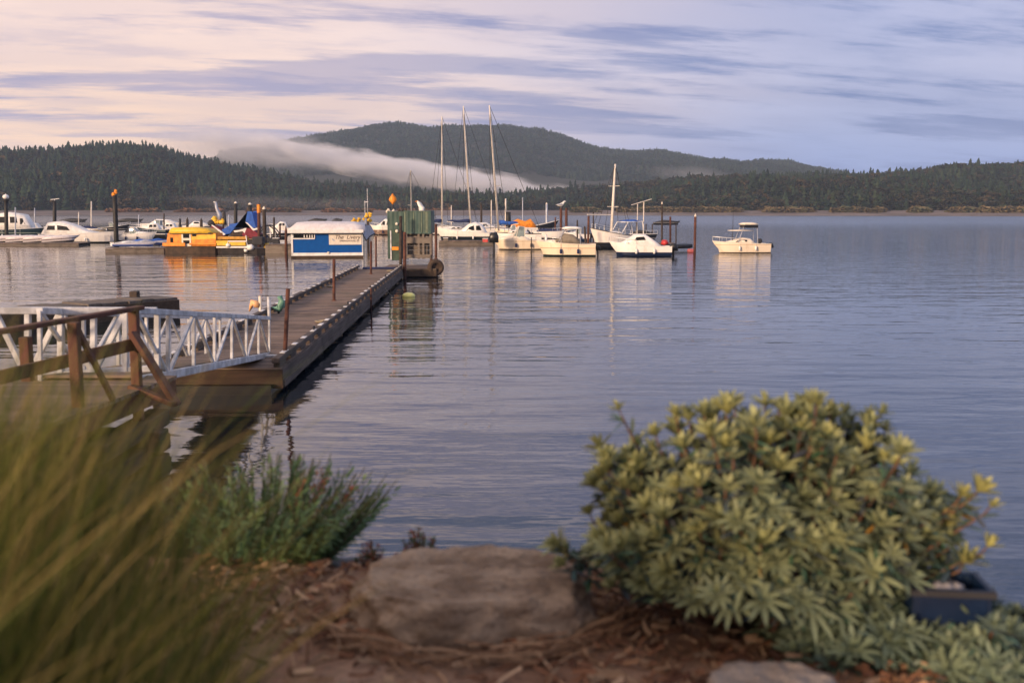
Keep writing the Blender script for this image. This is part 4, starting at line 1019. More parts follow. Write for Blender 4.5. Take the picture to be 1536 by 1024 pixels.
def dock_post(label, px, yt, yb, wpx, z=DZ, mat='rust', lean=0):
    b = atz(px, yb, z); tp = aty(px + lean, yt, b.y); r = wpx / 2 * b.y / F
    t = thing('dock_post', label, 'post', b, 0, 'steel posts along the dock')
    mb = MB(); mb.tube([(0, 0, -z - .5), (0, 0, 0), (tp.x - b.x, 0, tp.z - z)], [r, r, r], 12); mb.build('shaft', M[mat], t, True)
    mb = MB(); mb.tube([(0, 0, 0), (0, 0, .03)], [r * 1.8, r * 1.7], 12); mb.build('collar', M['rust'], t)
dock_post('nearest leaning rusty post on the dock by the gangway', 427, 433, 540, 6.5, lean=5)
dock_post('rusty post on the left middle of the dock', 501, 388, 451, 4.5)
dock_post('thin rusty post at the far left corner of the dock', 556.5, 362, 411, 3.2)
dock_post('short rusty post at the right middle edge of the dock', 556.5, 432, 447, 2.6)
dock_post('thin post beyond the far left corner of the dock', 564, 355, 392, 2.6)
dock_post('dark tall post against the front of the shed', 601, 324, 402, 4.5, mat='oldpile')
dock_post('bright rusty pipe against the front of the shed', 607, 348, 404, 5)
dock_post('rusty post at the right corner of the shed', 647, 345, 392, 4)
dock_post('rusty post just right of the shed corner', 654, 336, 388, 4)

def shed():
    a = atz(600, 402, .5); D = a.y; s = D / F
    t = thing('shed', 'green metal sided shed with open plank lower half at the dock end', 'shed', (a.x, D + .5, .5), 0, None)
    X = lambda px: (px - 600) * s; Z = lambda py: aty(600, py, D).z - .5
    dp = 2.6
    # green corrugated sheeting, ribs are real folds
    def corr(mb, xa, xb, y, z0, z1, th=.04, amp=.010, step=.12):
        n = max(2, int((xb - xa) / step)); xs = [xa + (xb - xa) * i / n for i in range(n + 1)]
        for i in range(n):
            ya = y + amp * (i % 2); yb = y + amp * ((i + 1) % 2)
            mb.add([(xs[i], ya, z0), (xs[i + 1], yb, z0), (xs[i + 1], yb, z1), (xs[i], ya, z1), (xs[i], ya + th, z0), (xs[i + 1], yb + th, z0), (xs[i + 1], yb + th, z1), (xs[i], ya + th, z1)],
                   [(0, 1, 2, 3), (7, 6, 5, 4), (0, 4, 5, 1), (3, 2, 6, 7)])
    m, nt, bs = newmat('weathered green sheet')
    v = coords(nt, 'Object', (6, 6, .5)); n = noise(nt, v, 1.0, 6, .65); n2 = noise(nt, coords(nt), 1.4, 3)
    c = mixc(nt, ramp(nt, n2, .35, .65), (.026, .062, .050), (.055, .105, .088)); c = mixc(nt, mth(nt, 'MULTIPLY', ramp(nt, n, .58, .74), .7), c, (.27, .25, .16))
    nt.links.new(c, bs.inputs['Base Color']); bs.inputs['Roughness'].default_value = .55
    mb = MB(); corr(mb, X(605), X(646), -.02, Z(351), Z(316)); w = mb.build('upper_wall', m, t)
    mb = MB(); corr(mb, X(580.5), X(604.5), .06, Z(389), Z(317)); mb.build('left_wall', m, t)
    mb = MB(); mb.box((X(645.5), dp / 2, (Z(351) + Z(316)) / 2), (.05, dp, Z(316) - Z(351))); mb.box((X(581), dp / 2 + .05, (Z(389) + Z(317)) / 2), (.05, dp, Z(317) - Z(389))); mb.box(((X(581) + X(645)) / 2, dp, (Z(351) + Z(317)) / 2), (X(645) - X(581), .05, Z(317) - Z(351))); mb.build('side_wall', m, t)
    mb = MB()
    z = Z(351) - .05; i = 0
    while z > Z(386):
        mb.box(((X(609) + X(644)) / 2, .5 + .01 * (i % 2), z), (X(644) - X(609), .04, .24)); z -= .26; i += 1
    mb.build('plank_wall', M['barnwood'], t)
    mb = MB()
    for px in (608, 627, 634, 645): mb.beam((X(px), .1, Z(389)), (X(px), .1, Z(351)), .12, .12)
    mb.beam((X(608), .08, Z(361)), (X(645), .08, Z(361)), .1, .34); mb.beam((X(608), .02, Z(385)), (X(645), .02, Z(385)), .1, .2); mb.build('frame', M['barnwood'], t)
    mb = MB(); mb.box((X(593), -.02, Z(368)), (14 * s, .05, 46 * s)); dr = mb.build('door', plain('dull green door', (.04, .07, .05), .7, .4), t)
    mb = MB(); mb.box((X(592), -.07, Z(373)), (10 * s, .05, 5 * s)); mb.build('orange_panel', M['orange'], dr)
    mb = MB()
    for px in (585.5, 600): mb.beam((X(px), -.06, Z(390)), (X(px), -.06, Z(346)), .07, .07)
    mb.each('door_frame', M['paint'], dr)
    mb = MB()
    for py, r in ((336, .09), (347, .1)): mb.ball((X(595), -.1, Z(py)), r, 10, 8)
    mb.each('lamp_cover', M['cream'], t, True)
    mb = MB(); mb.box(((X(580) + X(646)) / 2, dp / 2 + .03, Z(317) - .06), (X(645) - X(581), dp - .1, .06)); mb.build('roof', M['silver'], t)
    for px, w_ in ((607, 1.4), (620, .8), (632, .8), (639.5, 2.2)):
        mb = MB(); mb.box((X(px), -.035, (Z(350) + Z(317)) / 2), (w_ * s * 1.5, .012, Z(317) - Z(350) - .05)); mb.build('joint_strip', plain('faded strip', (.16, .2, .14), .7, .3), t)
    # platform
    p = thing('floating_platform', 'low timber platform carrying the green shed', 'platform', (a.x, D + .5, 0), 0, None)
    mb = MB(); n = 16
    for i in range(n): mb.box(((X(572) + X(655)) / 2, -.9 + i * .27, .46), (X(655) - X(572), .25, .06))
    mb.build('deck', M['deckwood'], p)
    mb = MB(); mb.box(((X(572) + X(655)) / 2, -1.0, .24), (X(655) - X(572) + .04, .12, .36)); mb.box(((X(606) + X(650)) / 2, 1.2, .02), (X(650) - X(606), 4.0, .4)); mb.box((X(655), 1.1, .26), (.1, 4.1, .3)); mb.build('frame', M['wetwood'], p)
    # tyre fender
    q = thing('tyre', 'big dark round tyre float against the platform corner right of the shed', 'tyre', (X(654) + a.x, D - .3, .35), R(20), None)
    mb = MB(); rings = []
    for i in range(21):
        a_ = 2 * math.pi * i / 20; rings.append([((.34 + .15 * math.cos(b)) * math.cos(a_), .22 * math.sin(b), (.34 + .15 * math.cos(b)) * math.sin(a_) + .2) for b in [2 * math.pi * k / 10 for k in range(10)]])
    mb.loft(rings, False); mb.build('rubber', plain('muddy rubber', (.06, .04, .028), .9, .4, 5), q, True)
    mb = MB(); mb.tube([(0, -.05, .2), (0, .08, .2)], [.3, .3], 14); mb.build('hub', M['wetwood'], q)
    # things on the roof
    D2 = D + 1.0; s2 = D2 / F
    g = thing('marker_pole', 'orange diamond shaped marker standing on the shed roof', 'marker', (aty(589.5, 317, D2).x, D2, aty(589, 317, D2).z), 0, None)
    mb = MB(); mb.tube([(0, 0, -.1), (0, 0, 12 * s2)], .035, 6); mb.build('pole', M['dark'], g)
    mb = MB(); h = 8.5 * s2; mb.loft([[(0, .0, 10 * s2 + k * h), (0, 0, 10 * s2 + k * h)][:1] * 6 if k in () else [(w_ * s2 * math.cos(b), .15 * math.sin(b), 10 * s2 + k * 16 * s2) for b in [2 * math.pi * j / 10 for j in range(10)]] for k, w_ in ((0, .8), (.15, 2.5), (.42, 6), (.6, 5.2), (.82, 2.6), (1, .9))]); mb.build('board', M['orange'], g, True)
    for px, py, mt, lab in ((571 + 14, 312, 'cream', 'coil of pale line on the left of the shed roof'), (604, 311, 'oldpile', 'heap of brown netting on the shed roof')):
        g = thing('net_heap', lab, 'netting', (aty(px, 317, D2).x, D2, aty(px, 317, D2).z - .05), 0, None)
        mb = MB()
        for k in range(6): mb.ball((random.uniform(-6, 6) * s2, random.uniform(-.2, .2), random.uniform(.0, 3) * s2), random.uniform(1.2, 2.4) * s2, 8, 6, .6)
        mb.build('net', M[mt], g)
    g = thing('heron_figure', 'white upright bird figure on the right of the shed roof', 'bird figure', (aty(630, 317, D2).x, D2, aty(630, 317, D2).z), 0, None)
    mb = MB(); mb.tube([(.08, 0, -.05), (.1, 0, 5 * s2), (0, 0, 10 * s2), (-.12, 0, 14 * s2), (-.14, 0, 16 * s2)], [.14, .18, .13, .07, .03], 8); mb.build('body', M['white'], g, True)
    mb = MB(); mb.tube([(-.14, 0, 15 * s2), (-.3, 0, 14.4 * s2)], [.03, .008], 6); mb.build('beak', M['orange'], g)
shed()

# ------------------------------------------------------------------ gangway
def gangway():
    # right truss foot points, derived from where the truss meets the dock and the landing
    A0 = aty(404, 532, 23.0); A1 = aty(404, 477, 23.0); B0 = aty(203, 572, 11.9); B1 = aty(203, 466, 11.9)
    t = thing('gangway', 'white painted steel truss gangway sloping down to the dock', 'gangway', (B0.x, B0.y, 0), 0, None)
    W_ = Vector((-1.15, .0, 0))
    for off, lab in ((Vector((0, 0, 0)), 1), (W_, 0)):
        a0, a1, b0, b1 = A0 + off, A1 + off, B0 + off, B1 + off
        mb = MB(); mb.beam(a0, b0, .07, .12); mb.build('bottom_chord', M['paint'], t, world=True, bevel=.01)
        mb = MB(); mb.beam(a1, b1, .08, .08); mb.build('top_chord', M['paint'], t, world=True, bevel=.01)
        n = 7
        for i in range(n + 1):
            f = i / n; p, q = b0.lerp(a0, f), b1.lerp(a1, f)
            mb = MB(); mb.beam(p, q, .05, .05, (1, 0, 0)); mb.build('post', M['paint'], t, world=True, bevel=.008)
            if i < n:
                f2 = (i + 1) / n; p2, q2 = b0.lerp(a0, f2), b1.lerp(a1, f2)
                mb = MB()
                if i % 2: mb.beam(p, q2, .05, .05, (1, 0, 0))
                else: mb.beam(q, p2, .05, .05, (1, 0, 0))
                mb.build('brace', M['paint'], t, world=True, bevel=.008)
    mb = MB(); n = 70
    for i in range(n):
        p = B0.lerp(A0, (i + .5) / n) + W_ / 2 + Vector((0, 0, .06)); mb.box(p, (1.08, (A0 - B0).length / n * .92, .035), Matrix.Rotation(math.atan2(A0.z - B0.z, A0.y - B0.y), 3, 'X'))
    mb.build('walkway', M['deckwood'], t, world=True)
    mb = MB(); mb.tube([A0 + Vector((.05, .1, -.1)), A0 + W_ + Vector((-.05, .1, -.1))], .07, 8); mb.build('roller', M['dark'], t, world=True)
    # handrail of the landing behind, white truss running left
    t2 = thing('landing_railing', 'white truss railing along the back of the shore landing', 'railing', (-6, 12.6, 0), 0, None)
    T0, T1 = aty(236, 466, 12.9), aty(-60, 465, 12.3); U0, U1 = aty(236, 555, 12.9), aty(-60, 574, 12.3)
    mb = MB(); mb.beam(T0, T1, .09, .09); mb.build('top_rail', M['paint'], t2, world=True, bevel=.01)
    mb = MB(); mb.beam(U0, U1, .08, .14); mb.build('bottom_rail', M['paint'], t2, world=True, bevel=.01)
    n = 6
    for i in range(n + 1):
        f = i / n; p, q = U0.lerp(U1, f), T0.lerp(T1, f); mb = MB(); mb.beam(p, q, .09 if i % 2 else .07, .07, (1, 0, 0)); mb.build('post', M['paint'], t2, world=True, bevel=.01)
        if i < n:
            p2, q2 = U0.lerp(U1, (i + 1) / n), T0.lerp(T1, (i + 1) / n); mb = MB(); mb.beam(q if i % 2 else p, p2 if i % 2 else q2, .06, .07, (1, 0, 0)); mb.build('brace', M['paint'], t2, world=True, bevel=.01)
gangway()
def landing():
    zt = aty(203, 574, 11.6).z - .05
    t = thing('landing', 'brown timber landing with wooden handrail at the shore end of the gangway', 'landing', (-5.5, 11, 0), 0, None)
    mb = MB(); n = 30
    for i in range(n):
        y = 8.7 + i * .122; mb.box((-6.35 + (y - 8.7) * .1, y, zt), (3.6, .113, .045))
    mb.build('deck', M['deckwood'], t, world=True)
    mb = MB(); mb.beam((-4.62, 8.7, zt - .13), (-4.25, 12.3, zt - .13), .08, .2); mb.beam((-8.1, 12.3, zt - .13), (-4.25, 12.3, zt - .13), .08, .2); mb.each('joist', M['redwood'], t, world=True)
    # posts
    P1 = aty(200, 465, 11.5); P0 = aty(110, 483, 10.3); Pm = aty(-30, 505, 9.3); Pk = aty(38, 505, 11.9)
    for p in (P1, P0, Pm):
        mb = MB(); mb.beam((p.x, p.y, -.6 if p is P1 else .6), p, .105, .105, (1, 0, 0)); mb.build('post', M['redwood'], t, world=True, bevel=.012)
    mb = MB(); mb.beam((Pk.x, Pk.y, .2), Pk, .12, .12, (1, 0, 0)); mb.build('post', M['redwood'], t, world=True, bevel=.012)
    mb = MB(); mb.beam(P1 + Vector((.05, .1, .02)), Pm + Vector((0, -.1, .02)), .12, .05); mb.build('handrail', M['redwood'], t, world=True, bevel=.012)
    m1 = aty(202, 516, 11.45); m0 = aty(0, 566, 9.7)
    mb = MB(); mb.beam(m1, m0 + (m0 - m1) * .2, .05, .14); mb.build('middle_rail', M['redwood'], t, world=True, bevel=.01)
    mb = MB(); mb.beam(aty(198, 498, 11.38), aty(266, 608, 11.3), .06, .16, (0, 1, 0)); mb.build('brace', M['redwood'], t, world=True, bevel=.01)
    mb = MB(); mb.beam(aty(196, 580, 11.4), aty(262, 606, 11.2), .06, .12, (0, 1, 0)); mb.build('brace', M['redwood'], t, world=True, bevel=.01)
    mb = MB(); mb.beam(aty(112, 486, 10.35), aty(170, 600, 10.6), .05, .08, (0, 1, 0)); mb.build('brace', M['redwood'], t, world=True, bevel=.01)
    # crib of rough timbers carrying the landing
    c = thing('timber_crib', 'dark rough timber crib under the shore end of the gangway', 'timber crib', (-5.2, 11, 0), 0, None)
    mb = MB()
    for k in range(5):
        z_ = -.1 + k * .3
        mb.beam((-7.6, 11.7, z_), (-4.1, 11.5, z_), .28, .26)
        for x in (-7.2, -5.8, -4.4): mb.beam((x, 10.2, z_ + .15), (x, 12.2, z_ + .15), .26, .2)
    mb.each('timber', M['wetwood'], c, world=True, bevel=.02)
landing()
def timber_float():
    z = .62
    a = atz(268, 446, z); b = atz(-60, 474, z)
    t = thing('timber_float', 'old dark timber float lying beyond the gangway', 'timber float', (a.x, a.y, 0), 0, None)
    dr = (b - a); dr.z = 0; L = dr.length; dr.normalize(); nr = Vector((dr.y, -dr.x, 0))
    if nr.y < 0: nr = -nr
    mb = MB(); w = 1.5
    nb = int(L / .5)
    for i in range(nb):
        f = (i + .5) / nb; p = a + dr * (L * f) + nr * (w / 2); p.z = z - .04 + random.uniform(-.02, .02)
        M3 = Matrix((dr, nr, Vector((0, 0, 1)))).transposed(); mb.box(p, (L / nb * .93, w + random.uniform(-.1, .1), .12), M3)
    mb.build('deck', M['logwood'], t, world=True, bevel=.02)
    mb = MB()
    for q in (.1, w - .1): c = a + dr * (L / 2) + nr * q; c.z = .2; mb.box(c, (L, .3, .7), M3)
    c = a + dr * .15 + nr * (w / 2); c.z = .2; mb.box(c, (.3, w - .5, .7), M3); mb.each('beam', M['wetwood'], t, world=True, bevel=.03)
    mb = MB(); p = aty(220, 441, a.y + 1); mb.box((p.x, p.y - 1.2, z + .12), (.3, .3, .25)); mb.build('bollard', M['oldpile'], t, world=True, bevel=.03)
timber_float()

def small_things():
    # floating buoy with line
    p = atz(613, 445, 0); s = p.y / F
    t = thing('buoy', 'pale yellow buoy floating right of the dock', 'buoy', p, 0, None)
    mb = MB(); mb.ball((0, 0, .04), (10 * s, 8 * s, 5.2 * s), 16, 10); mb.build('float', M['buoy'], t, True)
    mb = MB(); mb.tube([(-9.8 * s, 0, .05), (-10.6 * s, 0, .06)], [.05, .04], 8); mb.build('eye', M['dark'], t)
    q = atz(578, 432, DZ); mb = MB(); pts = [Vector((-10 * s, 0, .06)).lerp(q - p, k / 8) - Vector((0, 0, .25 * math.sin(math.pi * k / 8))) for k in range(9)]
    mb.tube([(a.x, a.y, max(a.z, .02)) for a in pts], .012, 5); mb.build('line', M['rope'], t)
    # white post and decoys on the left edge of the dock
    b = atz(404, 480, DZ); D = b.y; s = D / F
    t = thing('white_post', 'slim white post on the left edge of the dock by the green bird figure', 'post', b, 0, None)
    mb = MB(); mb.tube([(0, 0, -.5), (0, 0, aty(404, 446, D).z - DZ)], .05, 8); mb.tube([(0, 0, aty(404, 446, D).z - DZ), (0, 0, aty(404, 445, D).z - DZ)], [.06, .03], 8); mb.build('shaft', M['paint'], t, True)
    b = atz(421, 470, DZ); D = b.y; s = D / F; Zf = lambda y: aty(421, y, D).z - DZ
    t = thing('bird_figure', 'pale green curved bird figure on the dock edge', 'bird figure', b, 0, None)
    mb = MB(); mb.tube([(-13 * s, 0, Zf(461)), (-8 * s, 0, Zf(463)), (-2 * s, 0, Zf(463)), (1 * s, 0, Zf(458)), (2 * s, 0, Zf(451)), (0, 0, Zf(446)), (-4 * s, 0, Zf(446))], [.02, .07, .12, .12, .10, .09, .03], 9); mb.build('body', M['teal'], t, True)
    mb = MB(); mb.tube([(-3 * s, 0, 0), (-3 * s, 0, Zf(463))], .04, 6); mb.build('stand', M['dark'], t)
    b = atz(391, 474, 0); D = b.y; s = D / F; Zf = lambda y: aty(391, y, D).z
    t = thing('bird_figure', 'pale orange bird shaped marker on a pole standing in the water behind the gangway', 'bird figure', b, 0, None)
    mb = MB(); mb.tube([(0, 0, -.5), (0, 0, Zf(444))], .06, 8); mb.build('pole', M['cream'], t, True)
    mb = MB(); mb.tube([(-17 * s, 0, Zf(467)), (-14 * s, 0, Zf(460)), (-12 * s, 0, Zf(453)), (-7 * s, 0, Zf(456)), (-1 * s, 0, Zf(458))], [.02, .07, .11, .14, .10], 8); mb.build('body', plain('faded orange plastic', (.75, .42, .2), .5, .2), t, True)
    # red float by the lone piling
    b = atz(1037, 379, 0); D = b.y; s = D / F
    t = thing('float_drum', 'faded red float beside the lone rusty piling', 'float', b, 0, None)
    mb = MB(); mb.tube([(-6 * s, 0, .1), (-4.5 * s, 0, .14), (4.5 * s, 0, .14), (6 * s, 0, .1)], [.1, .22, .22, .12], 10); mb.build('drum', plain('faded red plastic', (.5, .12, .12), .5, .2), t, True)
    mb = MB(); mb.tube([(-3 * s, 0, .3), (3 * s, 0, .3)], .04, 6); mb.build('rope', M['rope'], t)
    b = atz(1006, 377, 0); D = b.y; s = D / F
    t = thing('dinghy', 'small black and red inflatable behind the navy bottomed cruiser', 'dinghy', (b.x + .6, b.y + .4, 0), R(-160), None)
    mb = MB(); mb.tube([(-1.3, .5, .5), (0, .5, .45), (1.1, .3, .5), (1.4, 0, .55), (1.1, -.3, .5), (0, -.5, .45), (-1.3, -.5, .5)], .2, 8); mb.build('tube', M['black'], t, True)
    mb = MB(); mb.box((0, 0, .3), (2.4, .8, .1)); mb.build('floor', M['dark'], t)
    mb = MB(); mb.ball((1.25, 0, .8), (.35, .4, .3), 8, 6, .3); mb.build('red_bag', M['red'], t, True)
    # black round outboard cowls by the white cruiser stern
    b = atz(741, 368, .45); t = thing('tender_motor', 'big black covered motor standing at the end of the weathered dock', 'motor', (b.x, b.y - 1, .2), 0, None)
    mb = MB(); body(mb, [(-.42, .3, .6), (-.3, .4, .95), (.3, .4, .95), (.45, .3, .6)], .55); mb.build('cover', M['black'], t, True)
    mb = MB(); mb.tube([(0, 0, -.6), (0, 0, .6)], .1, 8); mb.build('leg', M['dark'], t)
small_things()
def dock_clutter():
    o0 = NR; rz = math.atan2(AX.y, AX.x) - math.pi / 2
    for i, (u, v, lab) in enumerate(((8.5, .45, 'coil of pale rope on the right side of the dock near its start'), (22., WD - .5, 'coil of pale rope by the left rail half way along the dock'), (33., .5, 'coil of pale rope at the shed end of the dock'))):
        p = o0 + AX * u + NL * v; t = thing('rope_coil', lab, 'rope', (p.x, p.y, DZ), rz, 'rope coils on the dock')
        mb = MB(); mb.tube([((.09 + .022 * (k // 12 % 5)) * math.cos(k * .5236) , (.09 + .022 * (k // 12 % 5)) * math.sin(k * .5236), .02 + .018 * (k // 24)) for k in range(60)], .014, 5); mb.build('line', M['rope'], t, True)
    for i, u in enumerate((5., 12., 19., 26., 33.)):
        p = o0 + AX * u + NL * .1; t = thing('mooring_cleat', 'dark iron mooring cleat on the right edge timber of the dock', 'cleat', (p.x, p.y, DZ + .215), rz, 'cleats along the dock edge')
        mb = MB(); mb.tube([(0, -.16, .06), (0, -.08, .075), (0, .08, .075), (0, .16, .06)], [.012, .02, .02, .012], 6); mb.build('horn', M['dark'], t, True)
        mb = MB(); mb.box((0, 0, .03), (.05, .1, .07)); mb.build('foot', M['dark'], t)
dock_clutter()

# ------------------------------------------------------------------ foreground
def rock(name, label, c, d, seed, mat, sub=40, flat=.75, jit=.09, rot=0., power=.8):
    V = []; nu, nv = sub * 2, sub
    for j in range(nv + 1):
        t = math.pi * j / nv
        for i in range(nu):
            a = 2 * math.pi * i / nu
            x, y, z = math.sin(t) * math.cos(a), math.sin(t) * math.sin(a), -math.cos(t)
            e = power
            p = [math.copysign(abs(q) ** e, q) for q in (x, y, z)]
            p[2] = max(-1, min(flat, p[2] * 1.05))
            v = Vector(p); n1 = mnoise.fractal(v * 1.3 + Vector((seed, 0, 0)), 1.0, 2.1, 4); n2 = mnoise.fractal(v * 5 + Vector((seed, 3, 0)), .8, 2.2, 4)
            k = 1 + jit * n1 + jit * .5 * n2
            V.append((v.x * d[0] / 2 * k, v.y * d[1] / 2 * k, v.z * d[2] * (.6 if z > 0 else .6) + (jit * .25 * d[2]) * n2))
    Fc = [(j * nu + i, j * nu + (i + 1) % nu, (j + 1) * nu + (i + 1) % nu, (j + 1) * nu + i) for j in range(nv) for i in range(nu)]
    o = np_mesh(name, np.array(V), np.array(Fc), mat, smooth=True); o.location = c; o.rotation_euler = (0, 0, rot)
    tag(o, label, 'rock'); return o
def rockmat(name, a, b, c_):
    m, nt, bs = newmat(name)
    v = coords(nt, 'Object', (1, 1, 1.8)); n = noise(nt, v, 5, 7, .65); n2 = noise(nt, v, 38, 4, .7); vs = coords(nt, 'Object', (3, 16, 24)); n3 = noise(nt, vs, 1, 5, .6)
    c = mixc(nt, ramp(nt, n, .32, .66), a, b); c = mixc(nt, mth(nt, 'MULTIPLY', ramp(nt, n2, .52, .68), .55), c, c_)
    c = mixc(nt, mth(nt, 'MULTIPLY', ramp(nt, n3, .55, .7), .35), c, tuple(min(1, x * 1.5) for x in b))
    nt.links.new(c, bs.inputs['Base Color']); bs.inputs['Roughness'].default_value = .88
    bump(nt, bs, mth(nt, 'ADD', n2, n), .8, .03); return m
RM = rockmat('brown grey boulder', (.20, .125, .07), (.48, .34, .22), (.055, .03, .015))
RG = rockmat('cool grey stone', (.20, .20, .21), (.34, .33, .34), (.12, .11, .11))
rock('boulder', 'big flat topped brown boulder in the middle foreground', (-.15, 3.42, 2.37), (.84, .62, .36), 1.3, RM, 70, .66, .13, 0., .74)
rock('boulder', 'pale boulder edge at the bottom of the picture under the yellow green bush', (.735, 2.64, 2.345), (.40, .32, .34), 4.1, rockmat('pale brown boulder', (.24, .19, .15), (.36, .30, .25), (.16, .12, .09)), 40, .7)
for (px, py, Y, w, h, lab) in ((1312, 915, 3.9, .24, .2, 'smooth grey stone left of the blue crate'), (515, 808, 4.35, .17, .17, 'grey stone at the right foot of the left shrub'), (1350, 950, 4.0, .25, .14, 'small grey stone in front of the blue crate'), (330, 740, 5.2, .30, .2, 'pale stone half hidden by tall grass')):
    p = aty(px, py, Y); rock('stone', lab, (p.x, Y, bank_z(p.x, Y) + h * .2), (w, w * .8, h), px * .1, RG, 24, .8, .12)
def crate():
    p = aty(1415, 912, 3.08); gz = bank_z(p.x, 3.08)
    t = thing('crate', 'dark blue crate with pale crumpled bags behind the bush', 'crate', (p.x, 3.08, gz), R(-6), None)
    w, d, h = .24, .17, .235; th = .012
    mb = MB()
    for s in (-1, 1): mb.box((s * (w / 2 - th / 2), 0, h / 2), (th, d, h)); mb.box((0, s * (d / 2 - th / 2), h / 2), (w - 2 * th, th, h))
    mb.box((0, 0, .01), (w - 2 * th, d - 2 * th, .015)); mb.build('side_panel', plain('dark blue plastic', (.004, .016, .05), .4, .3), t, bevel=.003)
    mb = MB()
    for s in (-1, 1): mb.box((0, s * (d / 2), h - .012), (w + .02, .014, .02)); mb.box((s * (w / 2), 0, h - .012), (.014, d - .014, .02))
    mb.build('rim', M['dark'], t)
    g = tag(bpy.data.objects.new('plastic_bag', None), '', '')
    bpy.data.objects.remove(g)
    t2 = thing('plastic_bag', 'pale crumpled plastic bag lying in the blue crate', 'bag', (p.x, 3.08, gz + h - .085), 0, None)
    mb = MB()
    for k in range(5): mb.ball((random.uniform(-.05, .05), random.uniform(-.025, .025), random.uniform(.03, .06)), (.045, .038, .03), 14, 10, .5, 4)
    mb.build('bag', plain('pale film', (.34, .31, .30), .4, .2), t2, True)
crate()

LEAF = tinted('shrub leaf', .5, .2, 30, .18, .35)
def leaf_geo(V, Fc, C, base, dirv, side, length, width, col, tipcol, droop=.15, fold=.25, K=4):
    d = dirv.normalized(); s = side.normalized(); n = d.cross(s).normalized()
    b = len(V)
    for k in range(K + 1):
        f = k / K; w = width * (math.sin(math.pi * min(1, f * .92 + .06)) ** .7) * (1.0 if k < K else .12)
        p = base + d * (length * f) - Vector((0, 0, 1)) * (droop * length * f * f)
        e = n * (w * fold)
        V += [p - s * w + e, p, p + s * w + e]; cc = [col[i] * (1 - f) + tipcol[i] * f for i in range(3)]
        C += [cc, [x * 1.25 for x in cc], cc]
    for k in range(K):
        a = b + 3 * k; Fc += [(a, a + 1, a + 4, a + 3), (a + 1, a + 2, a + 5, a + 4)]
def rosette(V, Fc, C, p, axis, n, length, width, col, tip, open_=1.1, yellowness=0):
    axis = axis.normalized(); u = axis.orthogonal().normalized(); w = axis.cross(u)
    layers = 2
    for L_ in range(layers):
        nn = n if L_ == 0 else max(3, n // 2)
        for i in range(nn):
            a = 2 * math.pi * (i + random.uniform(-.2, .2)) / nn + L_ * .3
            o_ = (open_ if L_ == 0 else open_ * .45) + random.uniform(-.15, .15)
            rd = u * math.cos(a) + w * math.sin(a)
            d = rd * math.sin(o_) + axis * math.cos(o_)
            kk = random.uniform(.8, 1.15) * (1 if L_ == 0 else .7)
            q = random.uniform(.8, 1.2)
            leaf_geo(V, Fc, C, p + axis * (.01 * L_), d, axis.cross(rd), length * kk, width, [x * q for x in col], [x * q for x in tip], droop=.18 * random.random())
STEM = plain('reddish stem', (.13, .065, .035), .7, .3)
